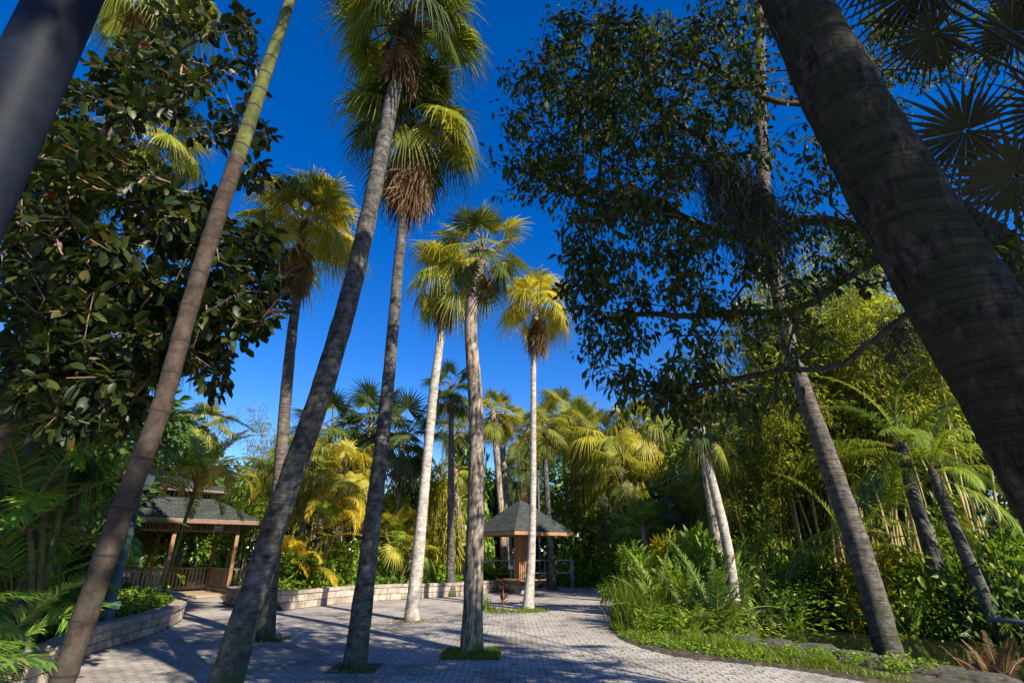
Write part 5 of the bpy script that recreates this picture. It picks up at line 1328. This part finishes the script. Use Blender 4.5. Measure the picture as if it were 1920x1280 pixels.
# ------------------------------------------------------------------ bamboo
def culm_mesh(seed, h, bow):
    r = np.random.default_rng(seed); t = np.linspace(0, 1, 26); mb = MB()
    P = np.stack([bow * t ** 2.2, 0.05 * np.sin(t * 3), h * t - 0.15 * h * abs(bow) / h * t ** 3], 1)
    R = np.interp(t, [0, 1], [0.042, 0.008]); R[::2] *= 1.12
    mb.tube(P, R, 6, 0, False)
    lm = MB(); C = []; Dd = []
    for k in range(44):
        u = r.uniform(0.42, 1.0); i = min(24, int(u * 25)); p = P[i]; a = r.uniform(0, 2 * pi); l = r.uniform(0.3, 0.95)
        e = p + np.array([cos(a) * l, sin(a) * l, 0.15 * l]); mb.tube(np.array([p, (p + e) / 2 + [0, 0, 0.06], e]), np.array([0.006, 0.004, 0.002]), 3, 0, False)
        C.append(e); Dd.append((e - p) / np.linalg.norm(e - p))
    Pn, Mx = cluster_leaves(np.array(C), np.array(Dd), 24, 0.75, 0.2, r, 0.5)
    lm.scatter(T_SLIM, Mx, Pn)
    return mb.mesh('culm', LF['culm']), lm.mesh('spray', LF['bamboo'])
CULMS = [culm_mesh(101 + k, 1.0 * hh, bw) for k, (hh, bw) in enumerate([(9.5, 1.8), (8.5, 2.6), (10, 1.2), (7.5, 3.0), (9.0, 0.6)])]
def bamboo(label, px, Y, n, rad, sc, seed, mat='bamboo', out=(0, 2 * pi)):
    r = np.random.default_rng(seed + 700); q = foot(px, Y); z = gz(q[0], q[1])
    root = thing('bamboo_clump', label, 'bamboo', (q[0], q[1], z), 'yellow green bamboo clumps')
    for k in range(n):
        a = r.uniform(0, 2 * pi); d = rad * math.sqrt(r.random()); c, s = CULMS[r.integers(len(CULMS))]
        rz = r.uniform(*out); zz = sc * r.uniform(0.75, 1.08)
        o = link('culm', c, root, (d * cos(a), d * sin(a), -0.1), rz, zz)
        f = link('spray', s, o); own_mats(f, [LF[mat]])
bamboo('yellow bamboo clump left of the long leaning trunk, thick with culms', 1455, 20.0, 40, 1.6, 0.64, 1)
bamboo('bamboo clump directly behind the long leaning trunk', 1560, 19.0, 40, 1.5, 1.22, 2)
bamboo('tall bamboo clump right of the long leaning trunk', 1680, 18.5, 36, 1.6, 1.3, 3)
bamboo('shadier bamboo clump behind the giant close trunk', 1800, 17.5, 18, 1.5, 1.25, 4)
bamboo('yellow bamboo clump above the white barked leaning palm', 1385, 24.0, 24, 1.7, 0.66, 5)
bamboo('feathery pale bamboo against the sky above the pavilion', 455, 33.0, 16, 1.8, 1.0, 6)
bamboo('lower bamboo clump behind the path bend, left of the white barked palm', 1300, 31.0, 16, 1.6, 0.62, 7)
bamboo('feathery bamboo behind the big leaning and slim palm trunks', 530, 36.0, 14, 1.8, 0.95, 8)

# ------------------------------------------------------------------ far trees closing the view
def crown_mesh(seed):
    r = np.random.default_rng(seed); mb = MB(); n = 5200; cl = 46
    q = r.normal(0, 1, (cl, 3)); q /= np.linalg.norm(q, axis=1)[:, None]; q *= r.random((cl, 1)) ** 0.35; q[:, 2] *= 0.85
    k = r.integers(0, cl, n); d = r.normal(0, 1, (n, 3)); d /= np.linalg.norm(d, axis=1)[:, None]
    P = q[k] + d * r.random((n, 1)) ** 0.5 * r.uniform(0.16, 0.34, cl)[k][:, None]
    D = d + np.array([0, 0, -0.4]); Mx = frames(D, roll=r.normal(0, 0.6, n)) * (0.1 * r.uniform(0.6, 1.3, n))[:, None, None]
    mb.scatter(T_SMALL, Mx, P); return mb.mesh('crown', LF['shrub'])
CR = [crown_mesh(111), crown_mesh(112), crown_mesh(113)]
def far_tree(label, px, Y, h, w, mat, seed):
    q = foot(px, Y); z = gz(q[0], q[1]); root = thing('broadleaf_tree', label, 'tree', (q[0], q[1], z), 'broadleaf trees closing the background')
    r = np.random.default_rng(seed); mb = MB()
    mb.tube(np.array([[0, 0, -0.2], [0.1, 0, h * 0.3], [0.2, 0.1, h * 0.75]]), np.array([0.22, 0.17, 0.08]), 8)
    for k in range(5):
        a = k * 1.3; mb.tube(np.array([[0.1, 0, h * 0.35], [cos(a) * w * 0.4, sin(a) * w * 0.4, h * 0.55], [cos(a) * w * 0.75, sin(a) * w * 0.75, h * 0.7]]), np.array([0.08, 0.06, 0.02]), 6)
    link('trunk', mb.mesh('trunk', B['limb']), root)
    o = link('crown', CR[seed % 3], root, (0, 0, h * 0.56), r.uniform(0, 6), (w, w, h * 0.46)); own_mats(o, [LF[mat]])
for a in [
    ('dark tree in the gap right of the pavilion lantern roof, far back', 470, 40, 7.5, 3.6, 'shrub', 1), ('dark far tree behind the fan palms right of the big leaning trunk', 600, 38, 7.5, 3.6, 'shrub_dark', 2),
    ('far dark tree between the straight grey and the white palms', 755, 37, 7.0, 3.4, 'shrub_dark', 3), ('far dark tree behind the kiosk', 930, 38, 7.0, 3.6, 'shrub_dark', 4),
    ('far sunlit tree right of the slender white palm', 1075, 41, 9.0, 4.0, 'shrub', 5), ('far yellow green tree above the fan palms right of the kiosk', 1185, 36, 9.5, 4.2, 'shrub', 6),
    ('far yellow green tree above the white barked palm', 1300, 32, 10.0, 4.2, 'shrub', 7), ('dark tree behind the bamboo at the centre of the grove', 1520, 26, 9.0, 4.5, 'shrub_dark', 8),
    ('dark tree behind the bamboo at the right', 1720, 24, 8.5, 4.5, 'shrub_dark', 9), ('dark tree at the right edge behind the giant trunk', 1900, 20, 7.5, 4.0, 'shrub_dark', 10),
    ('dark tree left of the pavilion behind the planter palms', 190, 24, 7.5, 3.8, 'shrub_dark', 11), ('dark tree at the far left behind the oval leaves', 10, 18, 8.0, 4.0, 'shrub_dark', 12),
    ('dark tree right behind the pavilion', 340, 30, 7.0, 3.6, 'shrub', 13), ('shady tree under the bamboo left end', 1390, 28, 7.5, 3.6, 'shrub_dark', 14),
    ('far tree between the thin dark crowned palm and the white palm', 835, 42, 7.5, 3.6, 'shrub', 15)]: far_tree(*a)

def far_wood():
    r = np.random.default_rng(120); mb = MB(); n = 26000
    px = r.uniform(-500, 2400, n); Y = r.uniform(38, 47, n); dep = Y * CP - 1.6 * SP
    P = np.stack([(px - 960) / FPX * dep, Y, np.zeros(n)], 1)
    top = 5.6 + 1.2 * np.sin(px * 0.013) + 0.8 * np.sin(px * 0.041 + 1) + 0.5 * np.sin(px * 0.11)
    P[:, 2] = 0.3 + top * r.random(n) ** 0.9
    D = r.normal(0, 1, (n, 3)) + np.array([0, 0, -0.3]); Mx = frames(D, roll=r.normal(0, 0.6, n)) * (0.75 * r.uniform(0.5, 1.4, n))[:, None, None]
    mb.scatter(T_SMALL, Mx, P)
    o = link('far_wood', mb.mesh('far_wood', LF['shrub'])); o['kind'] = 'stuff'; o['label'] = 'far dark mass of woodland beyond the palms'; o['category'] = 'woodland'
far_wood()
# undergrowth and grass that reads as one mass
def undergrowth():
    r = np.random.default_rng(77); mb = MB()
    def patch(pts, n, size, tm=T_SMALL, h=0.35, clear=0.4):
        P = []
        for k in range(n):
            c = pts[r.integers(len(pts))]; P.append([c[0] + r.normal(0, c[2]), c[1] + r.normal(0, c[2]), 0])
        P = np.array(P); P = P[~inside(P[:, 0], P[:, 1], plaza_poly)]; P = P[dist_poly(P[:, 0], P[:, 1], plaza_poly) > clear]
        P[:, 2] = np.maximum(terrain(P[:, 0], P[:, 1]), -0.24) + r.random(len(P)) ** 1.5 * h
        D = np.stack([r.normal(0, 1, len(P)), r.normal(0, 1, len(P)), r.uniform(-0.2, 1.0, len(P))], 1)
        Mx = frames(D, roll=r.normal(0, 0.4, len(P))) * (size * r.uniform(0.6, 1.4, len(P)))[:, None, None]
        mb.scatter(tm, Mx, P)
    back = [(*(foot(x, y)[:2]), 0.7) for x in range(450, 960, 40) for y in (19.6 + (x - 513) * 0.0135, 21.6 + (x - 513) * 0.0135)]
    patch([c for c in back if inside(np.array([c[0]]), np.array([c[1]]), back_bed)[0]], 9000, 0.13)
    far = [(*(foot(x, y)[:2]), 1.0) for x in range(1050, 1260, 40) for y in (28.5, 30, 32)]
    patch(far, 5000, 0.16, h=0.6)
    isl = [(*(foot(x, y)[:2]), 0.45) for x in range(1190, 1400, 35) for y in (12.5, 13.6, 15)]
    patch(isl, 8000, 0.12, T_SLIM, 0.5); patch(isl, 5000, 0.09)
    bank = [(*(foot(x, y)[:2]), 0.8) for x in range(1420, 2000, 50) for y in (16.5, 17.8, 19.5)]
    patch(bank, 16000, 0.15, h=0.9); patch(bank, 9000, 0.22, T_SLIM, 1.1)
    lft = [(*(foot(x, y)[:2]), 0.6) for x in range(-60, 290, 45) for y in (10.5, 12.5, 14.5, 16.5)]
    patch(lft, 9000, 0.12, h=0.45)
    edge = [(*G(x, y)[:2], 0.12) for x, y in ((1420, 1222), (1480, 1228), (1540, 1238), (1610, 1246), (1680, 1260), (1740, 1262), (1640, 1225), (1700, 1240), (1790, 1255))]
    patch(edge, 2600, 0.06, h=0.16, clear=0.03)
    gcov = [(*G(x, y)[:2], 0.16) for x, y in ((1168, 1180), (1190, 1196), (1230, 1206), (1270, 1214), (1320, 1220), (1370, 1230), (1420, 1234))]
    patch(gcov, 3600, 0.05, h=0.1, clear=0.0)
    me = mb.mesh('undergrowth', LF['shrub'])
    o = link('undergrowth', me); o['kind'] = 'stuff'; o['label'] = 'mixed low leafy undergrowth covering the planting beds and banks'; o['category'] = 'undergrowth'
undergrowth()
def grass():
    r = np.random.default_rng(78); mb = MB()
    def strip(px, n, sp, h, w=0.006):
        c = np.array([G(x, y)[:2] for x, y in px]); line = resample(c, 0.1)
        P = line[r.integers(len(line), size=n)] + r.normal(0, sp, (n, 2)); P = P[~inside(P[:, 0], P[:, 1], plaza_poly)]
        blades(mb, np.column_stack([P, terrain(P[:, 0], P[:, 1]) - 0.01]), h, r, w)
    strip([(1160, 1128), (1156, 1150), (1160, 1172), (1185, 1190), (1230, 1205)], 1500, 0.26, 0.2)
    for k in range(46):                                            # tufts of different height rather than a mown strip
        u = r.random(); x = 1160 + u * 400; y = np.interp(x, [1160, 1200, 1270, 1330, 1400, 1560], [1178, 1198, 1213, 1221, 1231, 1254]) - r.uniform(0, 7)
        c = G(x, y)[:2]; n = int(r.uniform(30, 130)); P = c + r.normal(0, r.uniform(0.05, 0.16), (n, 2)); P = P[~inside(P[:, 0], P[:, 1], plaza_poly)]
        blades(mb, np.column_stack([P, terrain(P[:, 0], P[:, 1]) - 0.01]), r.uniform(0.08, 0.26), r, 0.005, 0.8)
    strip([(1290, 1208), (1345, 1214), (1380, 1222)], 1300, 0.2, 0.27)
    strip([(1420, 1238), (1520, 1250), (1600, 1262), (1690, 1280)], 900, 0.1, 0.1)
    strip([(1620, 1206), (1660, 1210), (1720, 1222)], 900, 0.15, 0.28)
    o = link('grass', mb.mesh('grass', LF['grass'])); o['kind'] = 'stuff'; o['label'] = 'bright grass strip along the right edge of the paving'; o['category'] = 'grass'
    def plot(cx, cy, hx, hy, n, h, rot=0.0):
        P = np.stack([r.uniform(-hx, hx, n), r.uniform(-hy, hy, n)], 1); c, s = cos(rot), sin(rot)
        P = P @ np.array([[c, s], [-s, c]]) + np.array([cx, cy]); blades(m2, np.column_stack([P, np.zeros(n)]), h, r, 0.006, 0.7)
    m2 = MB()
    c = G(884, 1226); plot(c[0], c[1], 0.5, 0.5, 2600, 0.07)
    c = G(960, 1146); plot(c[0], c[1] - 0.1, 0.75, 0.35, 700, 0.1); c = G(1000, 1144); plot(c[0], c[1], 0.45, 0.5, 800, 0.09)
    for cx, cy in ((665, 1256), (497, 1200), (772, 1166)):
        c = G(cx, cy); plot(c[0], c[1], 0.34, 0.3, 90, 0.06)
    # weeds growing in the paving joints, mostly on the right
    n = 420; P = np.stack([r.uniform(-1.5, 4.2, n), r.uniform(5.0, 19, n)], 1); P = P[inside(P[:, 0], P[:, 1], plaza_poly)]
    P = np.repeat(P, 7, 0) + r.normal(0, 0.03, (len(P) * 7, 2)); blades(m2, np.column_stack([P, np.zeros(len(P))]), 0.035, r, 0.006, 0.9)
    o = link('short_grass', m2.mesh('short_grass', LF['grass'])); o['kind'] = 'stuff'; o['label'] = 'short grass in the tree squares and paving joints'; o['category'] = 'grass'
grass()

# planting squares cut in the paving
def soil_square(px, py, h, rot, mat):
    c = G(px, py); me = bpy.data.meshes.new('planting_square')
    me.from_pydata([(h * a, h * b, 0) for a, b in ((-1, -1), (1, -1), (1, 1), (-1, 1))], [], [[0, 1, 2, 3]]); me.materials.append(mat)
    o = struct('planting_square', me, (c[0], c[1], 0.004)); o.rotation_euler = (0, 0, rot)
for a in ((665, 1252, 0.36, 0.02, M['soil']), (884, 1226, 0.5, 0.0, M['soil']), (497, 1198, 0.42, 0.1, M['soil'])): soil_square(*a)
# fallen leaves
def litter():
    r = np.random.default_rng(79); mb = MB(); P = []
    for (x, y, n, sp) in ((772, 1163, 260, 0.38), (497, 1198, 160, 0.35), (990, 1142, 90, 0.4), (845, 1118, 60, 0.35), (940, 1150, 60, 0.5), (665, 1252, 25, 0.3)):
        c = G(x, y); P.append(np.stack([c[0] + r.normal(0, sp, n), c[1] + r.normal(0, sp * 0.8, n)], 1))
    n = 900; P.append(np.stack([r.uniform(-6, 4, n), r.uniform(5, 24, n)], 1)); P = np.vstack(P); P = P[inside(P[:, 0], P[:, 1], plaza_poly)]
    n = len(P); D = np.stack([r.normal(0, 1, n), r.normal(0, 1, n), r.normal(0, 0.12, n)], 1); Mx = frames(D, roll=r.normal(0, 0.25, n)) * r.uniform(0.03, 0.085, n)[:, None, None]
    mb.scatter(leaf_t(0.28, 0.2, -0.1, n=1), Mx, np.column_stack([P, np.full(n, 0.014)]))
    o = link('fallen_leaves', mb.mesh('fallen_leaves', M['litter'], False)); o['kind'] = 'stuff'; o['label'] = 'dry tan leaves fallen on the paving around the palm feet'; o['category'] = 'fallen leaves'
litter()

# rocks along the pond
def rock_mesh(seed):
    import bmesh
    from mathutils import noise
    bm = bmesh.new(); bmesh.ops.create_icosphere(bm, subdivisions=4, radius=1.0)
    for v in bm.verts:
        p = v.co * 1.1 + Vector((seed * 7.3, seed, 0)); k = 1 + 0.42 * noise.noise(p) + 0.16 * noise.noise(p * 3.1) + 0.06 * noise.noise(p * 8)
        q = v.co * k; q.z = max(-0.6, min(0.75 + 0.1 * noise.noise(p * 2), q.z)); v.co = q
    me = bpy.data.meshes.new('rock'); bm.to_mesh(me); bm.free(); me.materials.append(M['rock'])
    for p in me.polygons: p.use_smooth = True
    return me
RK = [rock_mesh(k) for k in range(1, 5)]
for k, (lab, px, py, a, b, h) in enumerate([
    ('flat pale rock on the grass by the sword grass clump', 1252, 1192, 0.42, 0.2, 0.16), ('brown boulder at the foot of the tall upright cycad', 1345, 1190, 0.3, 0.2, 0.22), ('mossy rock beside the brown boulder at the pond corner', 1392, 1206, 0.38, 0.25, 0.2),
    ('dark rock in the pond edging, just left of the long leaning trunk row', 1452, 1214, 0.48, 0.22, 0.2), ('long mossy edging rock before the dark water', 1530, 1224, 0.52, 0.22, 0.2), ('edging rock at the grass tuft left of the long leaning trunk', 1600, 1236, 0.45, 0.22, 0.18),
    ('edging rock right in front of the long leaning trunk', 1665, 1250, 0.4, 0.22, 0.2), ('large flat slab rock right of the long leaning trunk', 1750, 1262, 0.6, 0.26, 0.16), ('pale slab rock beside the rust brown ferns', 1838, 1276, 0.55, 0.24, 0.14)]):
    c = G(px, py); thing('rock', lab, 'rock', (c[0], c[1], -0.02), 'rocks edging the pond', RK[k % 4], -0.35 + 0.2 * math.sin(k * 2.3), (a * 0.8, b * 0.95, h))
# grey pipe above the rust ferns, fallen stick in the water
a, b = at(1850, 1160, 9.6), at(2050, 1178, 8.9); root = thing('pipe_rail', 'short grey pipe rail at the right edge above the rust brown ferns', 'railing', (a[0], a[1], gz(a[0], a[1])))
o0 = np.array(root.location); mb = MB(); mb.tube(np.array([a, b]) - o0, 0.035, 10); link('rail', mb.mesh('rail', M['pole']), root)
for p in (a + (b - a) * 0.55, a + (b - a) * 0.97):
    mb = MB(); mb.tube(np.array([[p[0], p[1], -0.3], [p[0], p[1], p[2] - 0.02]]) - o0, 0.03, 8); link('post', mb.mesh('post', M['pole']), root)
a, b = G(1412, 1180, -0.2), G(1434, 1158, 0.1); root = thing('fallen_branch', 'pale forked stick lying out of the pond by the cycads', 'branch', a)
mb = MB(); mb.tube(np.array([[0, 0, -0.05], (b - a) * 0.5 + [0, 0, 0.03], b - a]), np.array([0.035, 0.03, 0.015]), 6); mb.tube(np.array([(b - a) * 0.5, (b - a) * 0.5 + [0.5, -0.1, 0.0]]), np.array([0.024, 0.012]), 6)
root2 = link('stick', mb.mesh('stick', B['tan']), root)
